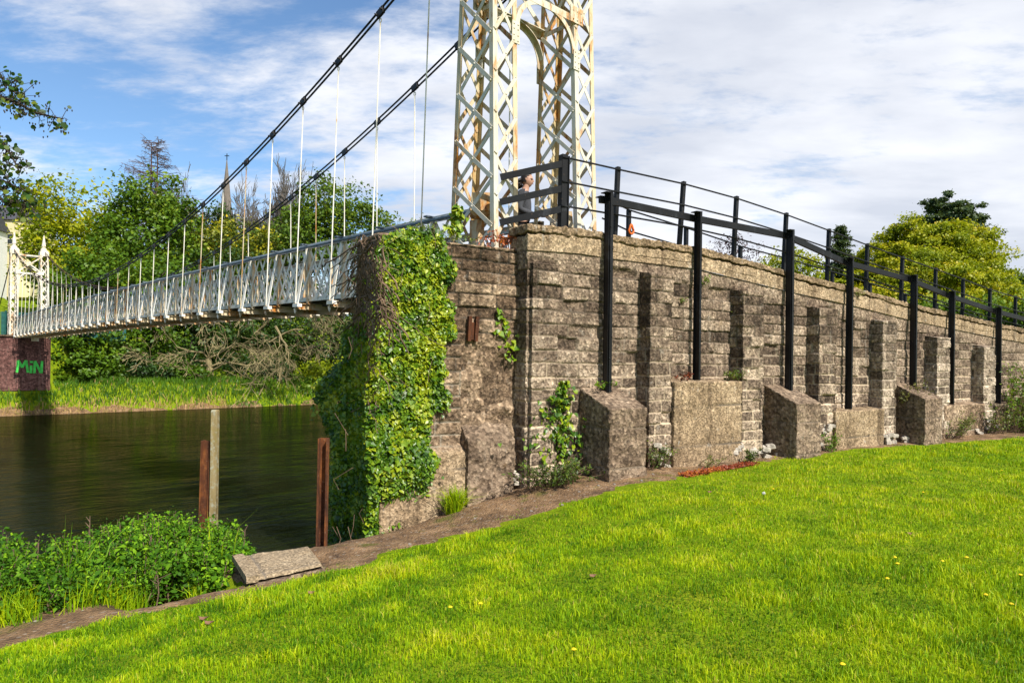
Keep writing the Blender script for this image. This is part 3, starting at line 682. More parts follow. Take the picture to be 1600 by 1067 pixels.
# ------------------------------------------------------------------ the suspension footbridge
Z = Vector((0,0,1))
bridge = empty('suspension_footbridge', bp(25,0,CZ+1.2), 'white rust-streaked lattice suspension footbridge hung from twin black cables over the river', 'footbridge')
N_ST = 33; SP = 1.524; Q0 = 0.55
LR = 0.89; LW = 0.47                                     # leg centre line and width across the bridge
def deck_z(q): return CZ+1.13+0.17*(1-((q-25.5)/25.5)**2)
def leg_half(h): return 0.535-0.036*h                       # half depth along the span at height h above the foot
def lean(h): return 0.006*h
def build_tower(qc, zb, label, rusty):
    pm = [M['paint'] if rusty else M['paint_far'], M['paint_rusty'], M['paint_very']]
    H = 5.75
    t = MB()                                              # beams and braces between the legs
    zt = zb+H
    for sg in (-1,1):
        hq = leg_half(4.5)*0.98
        P = lambda r,h,sg=sg: bp(qc+sg*(leg_half(h)+0.012), r, zb+h)
        ri = LR-LW/2
        for h,w in ((4.38,0.11),(5.62,0.10)):
            t.angle(P(-ri-0.10,h), P(ri+0.10,h), -Z, BB*(-sg), w, 0.014)
        t.bar(P(-ri,4.45)+BB*sg*0.012, P(ri,5.50)+BB*sg*0.012, Z, 0.085, 0.012); t.bar(P(-ri,5.50)-BB*sg*0.004, P(ri,4.45)-BB*sg*0.004, Z, 0.085, 0.012)
        t.disc(P(0,5.05)+BB*sg*0.02, BB*sg, 0.10, 0.015, 10)
        for sr in (-1,1):                                   # gusset plates at the beam ends
            t.bar(P(sr*(ri+0.16),4.39)+BB*sg*0.018, P(sr*(ri-0.14),4.39)+BB*sg*0.018, Z, 0.26, 0.010)
            for bx in (0.11,0.02,-0.07):
                for bz in (4.31,4.45): t.disc(P(sr*(ri+bx),bz)+BB*sg*0.023, BB*sg, 0.016, 0.012, 6)
    for sr in (-1,1):                                       # ties between the two portal faces
        for h in (4.35,5.6): t.bar(bp(qc-leg_half(h),sr*(LR-LW/2),zb+h-0.05), bp(qc+leg_half(h),sr*(LR-LW/2),zb+h-0.05), Z, 0.07, 0.012)
    tower = t.build('tower', pm, bridge); tower['label'] = label
    for sr in (-1,1):
        m = MB(); ht = LW/2
        levels = [0.0]+[0.12+0.70*i for i in range(9)]
        corner = lambda sq, sb, h: bp(qc+sq*leg_half(h), sr*(LR-lean(h))+sb*ht, zb+h)
        for sq in (-1,1):
            for sb in (-1,1):
                inner = (sq == 1)
                m.cur = (2 if (sq == 1 and sb == 1) or (sq==1 and rusty and sr==1) else (1 if inner or (sb==1 and sq==-1) else 0)) if rusty else 0
                m.angle(corner(sq,sb,-0.08), corner(sq,sb,5.62), -BB*sq, -BP*sb, 0.085, 0.012)
        # wide faces (across the span axis), then narrow portal faces
        for sb in (-1,1):
            h = 0.05; k = 0
            while h+0.70 < 5.7:
                a0, a1 = corner(-1,sb,h)+BP*sb*0.008, corner(1,sb,h+0.70)+BP*sb*0.008
                b0, b1 = corner(1,sb,h), corner(-1,sb,h+0.70)
                m.cur = 0 if sb == -1 else (1 if rusty else 0)
                m.bar(a0+BB*0.04,a1-BB*0.04,Z,0.065,0.010); m.bar(b0-BB*0.04-BP*sb*0.018,b1+BB*0.04-BP*sb*0.018,Z,0.065,0.010)
                if rusty:
                    m.disc((a0+a1)/2+BP*sb*0.004, BP*sb, 0.019, 0.014, 6)
                    for c_ in (-1,1): m.disc(corner(c_,sb,h)-BB*c_*0.045+BP*sb*0.012, BP*sb, 0.017, 0.012, 6)
                h += 0.70
        for sq in (-1,1):
            h = 0.0
            while h+0.60 < 5.7:
                a0, a1 = corner(sq,-1,h)+BB*sq*0.008, corner(sq,1,h+0.60)+BB*sq*0.008
                b0, b1 = corner(sq,1,h), corner(sq,-1,h+0.60)
                m.cur = 0 if sq == -1 else (1 if rusty else 0)
                m.bar(a0+BP*0.03,a1-BP*0.03,Z,0.058,0.010); m.bar(b0-BP*0.03-BB*sq*0.016,b1+BP*0.03-BB*sq*0.016,Z,0.058,0.010)
                if rusty:
                    m.disc((a0+a1)/2+BB*sq*0.004, BB*sq, 0.017, 0.013, 6)
                    for c_ in (-1,1): m.disc(corner(sq,c_,h)-BP*c_*0.045+BB*sq*0.010, BB*sq, 0.015, 0.012, 6)
                h += 0.60
        m.cur = 0
        # plated head and cap
        c = lambda h: bp(qc, sr*(LR-lean(h)), zb+h)
        m.box(c(5.78), BB*(leg_half(5.7)+0.03), BP*(ht+0.03), Z*0.16); m.box(c(5.97), BB*(leg_half(5.7)+0.0), BP*(ht-0.02), Z*0.05)
        # stiffening upright and boss inside the foot
        m.cur = 1
        m.bar(bp(qc+0.15,sr*LR,zb-0.05), bp(qc+0.15,sr*LR,zb+0.95), BB, 0.20, 0.12)
        m.tube([bp(qc+0.05,sr*LR,zb+0.95),bp(qc+0.05,sr*LR,zb+1.05),bp(qc+0.05,sr*LR,zb+1.32)],[0.10,0.24,0.20],4)
        m.build('leg', pm, tower)
        f = MB(); b_ = c(6.02)
        f.tube([b_, b_+Z*0.16, b_+Z*0.20, b_+Z*0.30, b_+Z*0.32, b_+Z*1.05, b_+Z*1.12], [0.20,0.17,0.10,0.10,0.13,0.035,0.01], 8)
        f.build('finial', M['paint_far'], tower)
        s_ = MB(); s_.box(c(5.92), BB*0.30, BP*0.07, Z*0.07); s_.build('saddle', M['rust'], tower)
    for sg in (-1,1):                                       # curved arch below the beam, one per portal face
        a = MB(); ri = LR-LW/2; n = 22; prev = None
        a.cur = 0 if sg == -1 else 1
        for i in range(n+1):
            th = math.pi*i/n; hh = 3.75+0.58*math.sin(th)**0.9; rr = -(ri-0.03)*math.cos(th)
            nrm = Vector((0,0,1))*math.sin(th)*0.7+BP*(-math.cos(th)); nrm.normalize()
            p = bp(qc+sg*(leg_half(hh)+0.005), rr, zb+hh)
            cur = [p-nrm*0.04-BB*sg*0.0, p+nrm*0.035, p+nrm*0.035-BB*sg*0.09, p+nrm*0.022-BB*sg*0.09, p+nrm*0.022-BB*sg*0.012, p-nrm*0.04-BB*sg*0.012]
            if prev:
                k = len(cur); a.add(prev+cur, [(j,(j+1)%k,k+(j+1)%k,k+j) for j in range(k)])
            prev = cur
        for sr in (-1,1):                                   # springing plates with rivets
            p = bp(qc+sg*(leg_half(3.75)+0.018), sr*(ri+0.015), zb+3.68)
            a.bar(p-Z*0.17, p+Z*0.15, BP, 0.15, 0.012)
            for bx in (-0.04,0.04):
                for bz in (-0.13,-0.05,0.04,0.11): a.disc(p+BP*bx+Z*bz+BB*sg*0.006, BB*sg, 0.016, 0.012, 6)
            a.bar(p-Z*0.17-BB*sg*0.05, p-Z*0.45-BB*sg*0.05, BP, 0.02, 0.06)
        a.build('arch', pm, tower)
    return tower
QT = -0.40
build_tower(QT, CZ+1.13, 'near tower, cut off by the top of the picture, badly streaked with rust', True)
build_tower(50.0, CZ+1.13, 'small far tower with spiked finials across the river', False)

# deck with cross-beams
QS = [Q0+0.55+SP*i for i in range(32)]
d = MB(); nq = 64
for i in range(nq):
    a, b = -0.4+50.8*i/nq, -0.4+50.8*(i+1)/nq
    za, zb_ = deck_z(a), deck_z(b)
    d.add([bp(a,-0.66,za+0.05),bp(a,0.66,za+0.05),bp(b,0.66,zb_+0.05),bp(b,-0.66,zb_+0.05),bp(a,-0.66,za-0.02),bp(a,0.66,za-0.02),bp(b,0.66,zb_-0.02),bp(b,-0.66,zb_-0.02)],
          [(0,1,2,3),(7,6,5,4),(0,3,7,4),(1,5,6,2)])
    for r in (-0.35,0.35): d.bar(bp(a,r,za-0.07),bp(b,r,zb_-0.07),Z,0.09,0.06)
deck = d.build('deck', M['deck'], bridge)
for q in QS:
    c = MB(); z = deck_z(q)
    for zo in (-0.085,-0.205): c.bar(bp(q,-1.02,z+zo), bp(q,1.02,z+zo), BB, 0.10, 0.014)
    c.bar(bp(q,-1.02,z-0.145), bp(q,1.02,z-0.145), BB, 0.014, 0.106)
    c.build('crossbeam', M['paint_rusty'], deck)
RT = 0.70                                                 # truss planes
for sr in (-1,1):
    t = MB(); qa_, qb_ = -0.05, 49.7
    top = lambda q: deck_z(q)+1.14
    nseg = 33
    for i in range(nseg):
        a = qa_+(qb_-qa_)*i/nseg; b = qa_+(qb_-qa_)*(i+1)/nseg
        t.cur = 0; t.angle(bp(a,sr*RT,deck_z(a)-0.02), bp(b,sr*RT,deck_z(b)-0.02), Z, -BP*sr, 0.09, 0.010)
        t.cur = 1; t.angle(bp(a,sr*(RT+0.05),top(a)+0.06), bp(b,sr*(RT+0.05),top(b)+0.06), -Z, -BP*sr, 0.10, 0.012)
    t.cur = 0
    q = qa_-0.4
    while q < qb_:
        for k, (s0_, s1_) in enumerate(((0.0,0.76),(0.76,0.0))):
            a, b = q+s0_, q+s1_
            lo, hi = 0.0, 1.0
            # clip to the ends of the truss
            def pt(f): 
                qq = a+(b-a)*f; return qq, bp(qq, sr*(RT+(0.012 if k else -0.004)), deck_z(qq)+0.03+1.08*f)
            fs = [f for f in (0.0,1.0)]
            qq0, p0 = pt(0.0); qq1, p1 = pt(1.0)
            if min(qq0,qq1) < qa_ or max(qq0,qq1) > qb_: continue
            t.bar(p0, p1, BB, 0.060, 0.008)
        q += SP/4
    rail_ = t.build('lattice_railing', [M['paint_truss'], M['chord']], bridge)
    for q in QS:
        p = MB(); z = deck_z(q)
        p.cur = 1; p.angle(bp(q,sr*(RT+0.015),z-0.06), bp(q,sr*(RT+0.015),z+1.17), BB, -BP*sr, 0.075, 0.010)
        p.cur = 0
        # tapered raking strut from the end of the cross-beam to the rail
        a, b = bp(q-0.07,sr*1.0,z-0.10), bp(q-0.02,sr*(RT+0.07),z+1.12)
        d_ = (b-a).normalized(); n_ = BB.cross(d_).normalized()
        va = [a-BB*0.07, a+BB*0.07, b+BB*0.035, b-BB*0.035]
        p.add([v+n_*0.006 for v in va]+[v-n_*0.006 for v in va], [(0,1,2,3),(7,6,5,4),(0,4,5,1),(1,5,6,2),(2,6,7,3),(3,7,4,0)])
        p.box(bp(q-0.05,sr*0.98,z-0.13), BB*0.12, BP*0.05, Z*0.035)
        p.build('post', [M['paint_truss'], M['paint_rusty']], rail_)
    h_ = MB(); pts = []
    for i in range(67):
        q = -0.15+49.9*i/66; pts.append(bp(q, sr*(RT+0.13), top(q)-0.02))
    h_.tube(pts, 0.026, 6)
    for q in QS: h_.box(bp(q,sr*(RT+0.10),top(q)+0.05), BB*0.05, BP*0.09, Z*0.012)
    h_.build('handrail', M['pipe'], rail_)

# cables and hangers
def cable_z(q):
    n = (q-1.10)/SP-1.0+0.0
    n = q/SP-2.2
    c_ = 0.01447 if n < 14.4 else 0.0155
    return CZ+3.02+c_*(n-14.4)**2
def cable_r(q): return 0.89+0.10*(1-abs(q-25)/25.0)
for sr in (-1,1):
    cb = MB()
    for off in (0.055,-0.055):
        pts = []; 
        for i in range(91):
            q = QT+50.4*i/90; pts.append(bp(q, sr*cable_r(q), cable_z(q)+off))
        cb.cur = 0; cb.tube(pts[:56], 0.020, 6); cb.cur = 1; cb.tube(pts[55:], 0.020, 6)
    # back stays beyond the far tower, and short ones over the near saddle
    cb.cur = 0
    for off in (0.055,-0.055):
        cb.tube([bp(50,sr*0.89,cable_z(50)+off), bp(62,sr*0.95,CZ+0.9+off)], 0.024, 6)
    cable = cb.build('cable', [M['cable'], M['cable_rust']], bridge, True)
    for k, q in enumerate(QS):
        h = MB(); zc = cable_z(q-0.06); n_ = q/SP
        h.cur = 1; dq = 0.12; sl = Vector(bp(q+dq,sr*cable_r(q+dq),cable_z(q+dq))-bp(q-dq,sr*cable_r(q-dq),cable_z(q-dq)))
        c0 = bp(q-0.06,sr*cable_r(q),zc)
        h.bar(c0-sl*0.42, c0+sl*0.42, Z, 0.135, 0.05)
        for e in (-0.35,0.35): h.disc(c0+sl*e+BP*sr*0.03, BP*sr, 0.022, 0.05, 6)
        h.cur = 0; e = bp(q-0.06,sr*cable_r(q),zc-0.10)
        # eye
        ring = [e-Z*0.05+(BB*math.cos(a)+Z*math.sin(a))*0.035 for a in np.linspace(0,2*math.pi,11)]
        h.tube(ring, 0.010, 5)
        hm = 2 if k in (5,7,13,20) else 0
        h.cur = hm
        h.tube([e-Z*0.08, bp(q+0.0,sr*1.0,deck_z(q)-0.22)], 0.0125, 6)
        h.disc(bp(q,sr*1.0,deck_z(q)-0.21), -Z, 0.03, 0.10, 6)
        h.build('hanger', [M['paint_truss'], M['cable'], M['paint_rusty']], cable)

# ------------------------------------------------------------------ steel railings of the ramp
near_r = empty('steel_railing', wp(6,TF+0.1,CZ), 'black steel railing of tall upright posts bolted down the front of the wall', 'railing')
post_px = [(953,303,606,1),(1092,333,588,0),(1236,361,606,1),(1329,404,634,0),(1429,431,606,1),(1488,456,634,0),(1561,481,634,0)]
tops = []
for (u,vt,vb,tall) in post_px:
    tp = TF+0.14
    s0, zt_ = on_wall(u,vt,tp); _, zb_ = on_wall(u,vb,tp); m = MB()
    w = 0.085 if tall else 0.066
    a, b = wp(s0,tp,zb_-0.06), wp(s0-0.01,tp,zt_)
    m.bar(a, b, WD, 0.012, 0.09)                               # web of a rolled section
    m.bar(a+WN*0.055, b+WN*0.055, WD, w*0.62, 0.012); m.bar(a-WN*0.055, b-WN*0.055, WD, w, 0.012)
    if tall: m.bar(a-WD*w*0.42, b-WD*w*0.42-Z*0.12, WN, 0.08, 0.012)
    m.bar(b-WD*0.11+Z*0.005, b+WD*0.02+Z*0.010, WN, 0.13, 0.014)   # cap plate
    for i in range(9):
        f = 0.06+0.11*i; m.disc(a.lerp(b,f)+WN*0.061+WD*0.02*(-1)**i, WN, 0.012, 0.012, 6)
    m.build('post', M['black'], near_r)
    tops.append((s0, zt_))
m = MB(); sL = on_wall(935,312,TF+0.02)
pts = [(sL[0],sL[1])]+[(s,z-0.07) for s,z in tops]+[(tops[-1][0]+3.0,tops[-1][1]-0.30),(tops[-1][0]+6.0,tops[-1][1]-0.48)]
for (sa,za),(sb,zb_) in zip(pts,pts[1:]): m.bar(wp(sa,TF+0.04,za), wp(sb,TF+0.04,zb_), Z, 0.105, 0.05); m.bar(wp(sa,TF-0.005,za+0.045), wp(sb,TF-0.005,zb_+0.045), WN, 0.10, 0.014)
m.build('rail', M['black'], near_r)

fence = empty('wire_fence', wp(6,TF-0.25,CZ+1), 'black rail fence with thin horizontal rails rising above the near side of the ramp', 'fence')
fp = [(878,240),(965,260),(1068,283),(1151,306),(1229,332),(1296,357),(1356,380),(1411,400),(1463,418),(1506,434),(1548,450),(1588,462)]
tf = TF-0.22; ft = []
for i,(u,v) in enumerate(fp):
    s_, z_ = on_wall(u,v,tf if i else TF-0.10); tt = tf if i else TF-0.10
    ft.append((s_,z_,tt)); m = MB(); zb_ = float(wall_top(s_))-(0.25 if i else 0.12)
    sl = (0.075,0.06,0.105,0.08,0.08,0.06,0.045,0.05,0.03,0.03,0.02,0.02)[i]
    if i == 0:
        m.angle(wp(s_,tt,zb_), wp(s_+0.01,tt,z_), WD, -WN, 0.10, 0.014); m.bar(wp(s_+0.11,tt-0.02,zb_), wp(s_+0.12,tt-0.02,z_-0.02), WN, 0.08, 0.014)
    else: m.angle(wp(s_-sl,tt,zb_), wp(s_,tt,z_), WD, -WN, 0.062, 0.012)
    m.build('post', M['black'], fence)
s_, z_ = ft[-1][0], ft[-1][1]
for k in range(1,4): ft.append((s_+1.25*k, z_-0.11*k, tf))
for off in (0.05,0.395,0.745):
    m = MB(); m.tube([wp(s,t+0.012,z-off) for s,z,t in ft], 0.014, 6); m.build('rail', M['black'], fence)
# heavier bars from the tower leg to the corner post
lg = bp(QT-leg_half(1.0)-0.02, -LR-LW/2+0.10, 0)
for va,vb in ((276,254),(315,293),(347,325)):
    m = MB(); za = at(780,va,lg.y).z; s_,zb_ = on_wall(876,vb,TF-0.10)
    m.angle(Vector((lg.x,lg.y,za+0.04)), wp(ft[0][0]+0.02,TF-0.10,zb_+0.04), -Z, WN.cross(Z)*-0.0+Vector((0.2,1,0)), 0.095, 0.014)
    m.build('bar', M['black'], fence)
m = MB(); za = at(790,376,lg.y).z; m.bar(Vector((lg.x,lg.y,za)), wp(S_L+0.1,TF-0.10,za-0.02), Z, 0.09, 0.014); m.build('bar', M['rust'], fence)

far_r = empty('ramp_railing', wp(6,TF-2.3,CZ+1), 'lower black railing with short posts on the far side of the ramp', 'railing')
fr = [(982,327),(1072,355),(1157,384),(1232,404),(1301,424),(1360,442),(1415,459),(1464,474)]
tr = TF-2.1; rt = []
for u,v in fr:
    s_, z_ = on_wall(u,v,tr); rt.append((s_,z_)); m = MB(); m.angle(wp(s_,tr,z_-1.35), wp(s_,tr,z_), WD, -WN, 0.07, 0.012); m.build('post', M['black'], far_r)
s_,z_ = rt[-1]; 
for k in range(1,5): rt.append((s_+1.7*k, z_-0.2*k))
rt = [(on_wall(940,306,tr)[0], on_wall(940,306,tr)[1])]+rt
for off in (0.02,0.42,0.82):
    m = MB(); m.tube([wp(s,tr+0.02,z-off) for s,z in rt], 0.016, 6); m.build('rail', M['black'], far_r)
# orange throw line bag hung on the far railing
m = MB(); s_,z_ = on_wall(986,358,tr+0.08); loop = []
for a in np.linspace(0,2*math.pi,13): loop.append(wp(s_+0.06*math.cos(a)*(1 if math.sin(a)<0.2 else 0.6),tr+0.08,z_-0.03+0.09*math.sin(a)*(1.3 if math.sin(a)>0 else 0.7)))
m.tube(loop, 0.022, 6)
o = m.build('rescue_ring', simple('orange_plastic',(0.62,0.13,0.015),0.5,0.15), None, True); tag(o,'small orange rescue ring hung on the railing behind the wall','life ring')

# ------------------------------------------------------------------ trees
def blob_points(c, rad, n, shell=0.55):
    """points in an ellipsoid, thicker towards its skin"""
    d = rng.normal(size=(n,3)); d /= np.linalg.norm(d,axis=1,keepdims=True)
    r = rng.uniform(shell**3,1,size=(n,1))**(1/3)
    return np.array(c)+d*r*np.array(rad), d
def lobe(u, v, ru, rv, Y, depth=None):
    c = at(u,v,Y); k = Y/F
    return (c, (ru*k, (depth or ru)*k, rv*k))
def tree(name, label, cat, lobes, base, leaf, mat, bark, clumps=60, per=70, clump_r=0.10, group=None, trunk_r=0.22, tone=(0.05,0.95), flat=0.75, sparse=0.0, limbs=14, holes=0.0):
    """lobes: (centre, radii) ellipsoids of the crown; leaves gather in clumps on their skins"""
    root = empty(name, base, label, cat, group)
    tr = MB(); top = max(l[0].z for l in lobes); cx = sum(l[0].x for l in lobes)/len(lobes); cy = sum(l[0].y for l in lobes)/len(lobes)
    fork = Vector((base[0]*0.6+cx*0.4, base[1]*0.6+cy*0.4, base[2]+(top-base[2])*0.42))
    tr.tube([Vector(base)-Z*0.3, Vector(base).lerp(fork,0.5)+Vector((random.uniform(-.2,.2),0,0)), fork], [trunk_r*1.3,trunk_r,trunk_r*0.7], 8)
    Cs = []; Ns = []; Ts = []; Ss = []
    tot = sum(l[1][0]*l[1][2] for l in lobes); lim = []
    for (c, rad) in lobes:
        n = max(4,int(clumps*rad[0]*rad[2]/tot))
        P, D = blob_points(c, rad, n, 0.35)
        P = P+(rng.normal(size=P.shape)*0.10*np.array(rad))
        lim.append(P[:max(1,limbs*n//clumps)])
        for p, d in zip(P, D):
            rr = (clump_r*(rad[0]+rad[2])*rng.uniform(0.7,1.4))
            m = int(per*rng.uniform(0.5,1.4)); o = rng.normal(size=(m,3))*np.array([rr,rr,rr*flat])
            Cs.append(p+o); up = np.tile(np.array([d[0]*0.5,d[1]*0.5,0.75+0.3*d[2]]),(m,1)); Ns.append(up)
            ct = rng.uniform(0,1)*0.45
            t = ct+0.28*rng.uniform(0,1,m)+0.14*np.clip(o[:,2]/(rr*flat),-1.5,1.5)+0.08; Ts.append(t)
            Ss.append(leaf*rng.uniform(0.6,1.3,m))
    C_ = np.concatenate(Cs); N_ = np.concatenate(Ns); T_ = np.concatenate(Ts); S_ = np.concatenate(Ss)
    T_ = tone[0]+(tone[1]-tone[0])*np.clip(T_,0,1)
    for L_ in lim:
        for p in L_:
            p = Vector(p); a = Vector(base).lerp(fork, random.uniform(0.7,1.0)); mid = a.lerp(p,0.5)+Vector((random.uniform(-.5,.5),random.uniform(-.5,.5),random.uniform(-.2,.6)))*0.6
            tr.tube([a,mid,p],[trunk_r*0.42,trunk_r*0.25,trunk_r*0.08],5)
    tr.build('trunk', bark, root, True)
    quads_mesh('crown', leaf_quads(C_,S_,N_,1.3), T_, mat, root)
    return root
def grow(mb, p, d, L, r, depth, spread, gravity, bend, minr=0.01):
    n = 4; pts = [p]; rs = [r]; q = Vector(p); dd = Vector(d)
    for i in range(n):
        dd = (dd+Vector((random.gauss(0,bend),random.gauss(0,bend),random.gauss(0,bend)+gravity))).normalized()
        q = q+dd*(L/n); pts.append(q.copy()); rs.append(max(minr, r*(1-0.5*(i+1)/n)))
    mb.tube(pts, rs, 5 if r > 0.05 else 3, caps=False)
    if depth == 0: return
    for k in range(random.choice((2,3,3,4))):
        i = random.choice((1,2,3,4)); ax = dd.orthogonal().normalized(); ax.rotate(Matrix.Rotation(random.uniform(0,6.28),3,dd))
        nd = (dd+ax*spread*random.uniform(0.6,1.3)).normalized()
        grow(mb, pts[i], nd, L*random.uniform(0.55,0.85), rs[i]*0.62, depth-1, spread, gravity, bend, minr)
def bare_tree(name, label, cat, base, H, mat, group=None, depth=5, spread=0.55, gravity=0.06, minr=0.012, r=0.22, d0=(0,0,1), fit=None):
    root = empty(name, base, label, cat, group); m = MB()
    for k in range(3):
        d = (Vector(d0)+Vector((random.uniform(-.35,.35),random.uniform(-.35,.35),0))).normalized()
        grow(m, Vector(base)-Z*0.2, d, H*0.36, r, depth, spread, gravity, 0.12, minr)
    if fit:
        V_ = np.array(m.v); b = np.array(base); k = (fit[0]-b[2])/(V_[:,2].max()-b[2]); kx = fit[1]/np.percentile(np.abs(V_[:,0]-b[0]),97); V_ = b+(V_-b)*np.array([kx,kx,k]); m.v = [tuple(v) for v in V_]
    m.build('branches', mat, root); return root

# far bank, from the left
def gbase(u, Y): 
    a,_ = ray(u,560); return Vector((a*Y, Y, float(gz(a*Y,Y))))
tree('yellow_green_tree','tall airy yellow-green tree rising behind the far bridge tower','tree',
     [lobe(112,345,72,70,68),lobe(78,385,46,50,66),lobe(165,390,50,55,67),lobe(120,425,72,45,66),lobe(70,440,34,40,65)], gbase(110,68), 0.42, M['lf_yellow'], M['bark_dark'], 210, 60, 0.085, 'trees on the far bank', 0.3, sparse=.2)
tree('broadleaf_tree','mid green leafy tree standing in front of the dead brown conifer','tree',
     [lobe(238,318,42,48,66),lobe(200,350,36,40,65),lobe(275,345,34,42,65),lobe(235,385,75,45,65),lobe(200,415,60,40,64)], gbase(235,66), 0.40, M['lf_sycamore'], M['bark_dark'], 190, 75, 0.095, 'trees on the far bank', 0.3)
tree('broadleaf_tree','dark sycamore overhanging the river just right of the far tower','tree',
     [lobe(140,440,60,50,58),lobe(190,460,70,60,58),lobe(130,545,65,48,54),lobe(200,535,75,60,57),lobe(245,450,60,55,60),lobe(100,490,40,60,55)], gbase(165,57), 0.36, M['lf_sycamore'], M['bark_dark'], 260, 75, 0.085, 'trees on the far bank', 0.3, (0.0,0.85))
tree('broadleaf_tree','deep green tree under the middle of the bridge span','tree',
     [lobe(280,520,60,60,62),lobe(330,500,75,65,66),lobe(300,440,70,50,66),lobe(360,440,60,55,68),lobe(260,575,60,30,58)], gbase(300,63), 0.36, M['lf_dark'], M['bark_dark'], 260, 70, 0.09, 'trees on the far bank', 0.3)
tree('broadleaf_tree','deep green thicket tree beneath the near end of the bridge','tree',
     [lobe(430,500,80,70,72),lobe(500,520,70,70,70),lobe(540,480,55,60,73),lobe(570,540,50,60,70),lobe(400,545,60,50,68)], gbase(470,72), 0.36, M['lf_dark'], M['bark_dark'], 260, 70, 0.09, 'trees on the far bank', 0.3, (0.1,1.0))
tree('broadleaf_tree','rounded olive-green tree against the sky left of the near tower','tree',
     [lobe(515,325,48,42,78),lobe(562,345,36,42,77),lobe(478,355,36,44,78),lobe(520,380,80,50,78),lobe(600,385,40,40,80),lobe(440,395,50,40,78)], gbase(520,78), 0.40, M['lf_green'], M['bark_dark'], 250, 75, 0.085, 'trees on the far bank', 0.3, (0.1,1.0))
tree('broadleaf_tree','green tree on the far bank hidden behind the ivy-covered abutment','tree',[lobe(640,400,60,60,82),lobe(690,440,60,60,80),lobe(620,480,60,60,76),lobe(700,510,70,50,78)], gbase(660,79), 0.42, M['lf_green'], M['bark_dark'], 160, 70, 0.09, 'trees on the far bank', 0.3)
tree('flowering_shrub','bushy shrub covered in bright yellow blossom behind the bridge railing','shrub',
     [lobe(305,385,36,36,70),lobe(350,385,40,42,71),lobe(395,395,38,36,72),lobe(330,415,70,30,70)], gbase(340,71), 0.34, M['lf_flower'], M['bark_dark'], 150, 50, 0.085, None, 0.15, (0.05,1.0))
tree('evergreen_tree','narrow dark evergreen tree below the church spire','tree',
     [lobe(345,345,20,34,76),lobe(348,380,34,40,76),lobe(330,420,50,40,75)], gbase(345,76), 0.36, M['lf_dark'], M['bark_dark'], 110, 70, 0.12, 'trees on the far bank', 0.25)
tree('olive_scrub','scrubby olive-brown tree behind the bare branches above the bridge','tree',
     [lobe(410,375,44,28,84),lobe(455,385,50,34,84),lobe(300,350,30,24,86),lobe(390,400,60,35,82)], gbase(425,84), 0.36, M['lf_olive'], M['bark_dark'], 120, 60, 0.10, 'trees on the far bank', 0.2)
tree('bank_bush','yellow-green bush at the water edge beside the ivy','shrub',
     [lobe(515,590,40,36,64),lobe(470,600,36,24,64),lobe(550,600,30,30,66),lobe(430,605,40,18,63)], gbase(510,64), 0.30, M['lf_yellow'], M['bark_dark'], 120, 60, 0.09, 'bushes along the far bank', 0.1, (0.0,0.7))
tree('bank_bush','low green bush below the bare lichened tree','shrub',
     [lobe(375,600,40,18,61),lobe(330,604,30,14,60)], gbase(375,61), 0.28, M['lf_sycamore'], M['bark_dark'], 70, 60, 0.1, 'bushes along the far bank', 0.1)
for i,(u,H_) in enumerate([(302,19),(358,20),(408,21),(444,19)]):
    bare_tree('bare_tree', ['leafless grey tree left of the church spire','leafless tall tree in front of the church spire','leafless grey tree right of the church spire','rightmost leafless tree, half hidden by the olive-green crown'][i], 'tree', gbase(u,90), H_, M['twig_grey'], 'leafless trees on the far bank', 6, 0.5, 0.05, 0.034, 0.24, fit=(at(u,(252,250,256,246)[i],90).z, 4.8))
def lichen_tree():
    root = empty('bare_tree', gbase(322,58), 'leafless lichened tree arching over the river below the bridge', 'tree'); m = MB()
    b = gbase(325,58.5)
    m.tube([b-Z*0.3, at(328,585,58.5), at(325,560,58.5)], [0.38,0.30,0.24], 8)
    random.seed(21)
    for (u,v,Y),dr in [((325,575,58.5),(0.9,-.2,0.45)),((325,560,58.5),(1.0,-.3,0.75)),((325,560,58.5),(0.6,-.2,1.0)),((325,565,58.5),(-0.9,-.3,0.6)),((325,560,58.5),(-0.5,-.3,0.9)),((328,580,58.5),(1.1,-.3,0.15)),((325,570,58.5),(-1.0,-.3,0.25)),((420,535,58),(0.6,0,0.3)),((400,520,58),(0.8,0,0.3)),((430,510,58),(0.3,0,-.2))]:
        grow(m, at(u,v,Y), Vector(dr).normalized(), 3.3, 0.10, random.choice((4,5)), 0.75, -0.05, 0.22, 0.018)
    m.build('branches', M['bark_pale'], root)
lichen_tree()
def dead_conifer():
    b = gbase(237,86); root = empty('dead_conifer', b, 'brown dead conifer with drooping bare branches above the green tree', 'tree')
    m = MB(); random.seed(5); H = at(237,217,86).z-b.z
    for du in (-6,5): m.tube([b+Vector((du*0.08,0,0)), b+Vector((du*0.07,0,H*(0.98 if du<0 else 0.95)))],[0.32,0.05],6)
    for i in range(210):
        f = random.uniform(0.42,0.99); L = 11.5*(1-f)**0.8+0.9; a = random.uniform(0,6.28); p = b+Vector((random.choice((-.4,.4)),0,H*f))
        d = Vector((math.cos(a),math.sin(a),random.uniform(-.10,.30))); e = p+d*L*random.uniform(0.7,1.05); mid = p.lerp(e,0.55)-Z*0.05*L
        m.tube([p,mid,e],[0.05,0.035,0.015],3,caps=False)
        for k in range(9):
            t = random.uniform(0.25,1.0); s = p.lerp(mid,t*2) if t<.5 else mid.lerp(e,t*2-1); tw = Vector((random.gauss(0,.6),random.gauss(0,.6),random.uniform(-.9,.2))).normalized()*random.uniform(0.4,1.2)*(0.5+0.08*L)
            m.tube([s,s+tw*0.6+Z*0.04,s+tw],[0.022,0.018,0.012],3,caps=False)
    m.build('branches', M['twig_brown'], root)
dead_conifer()

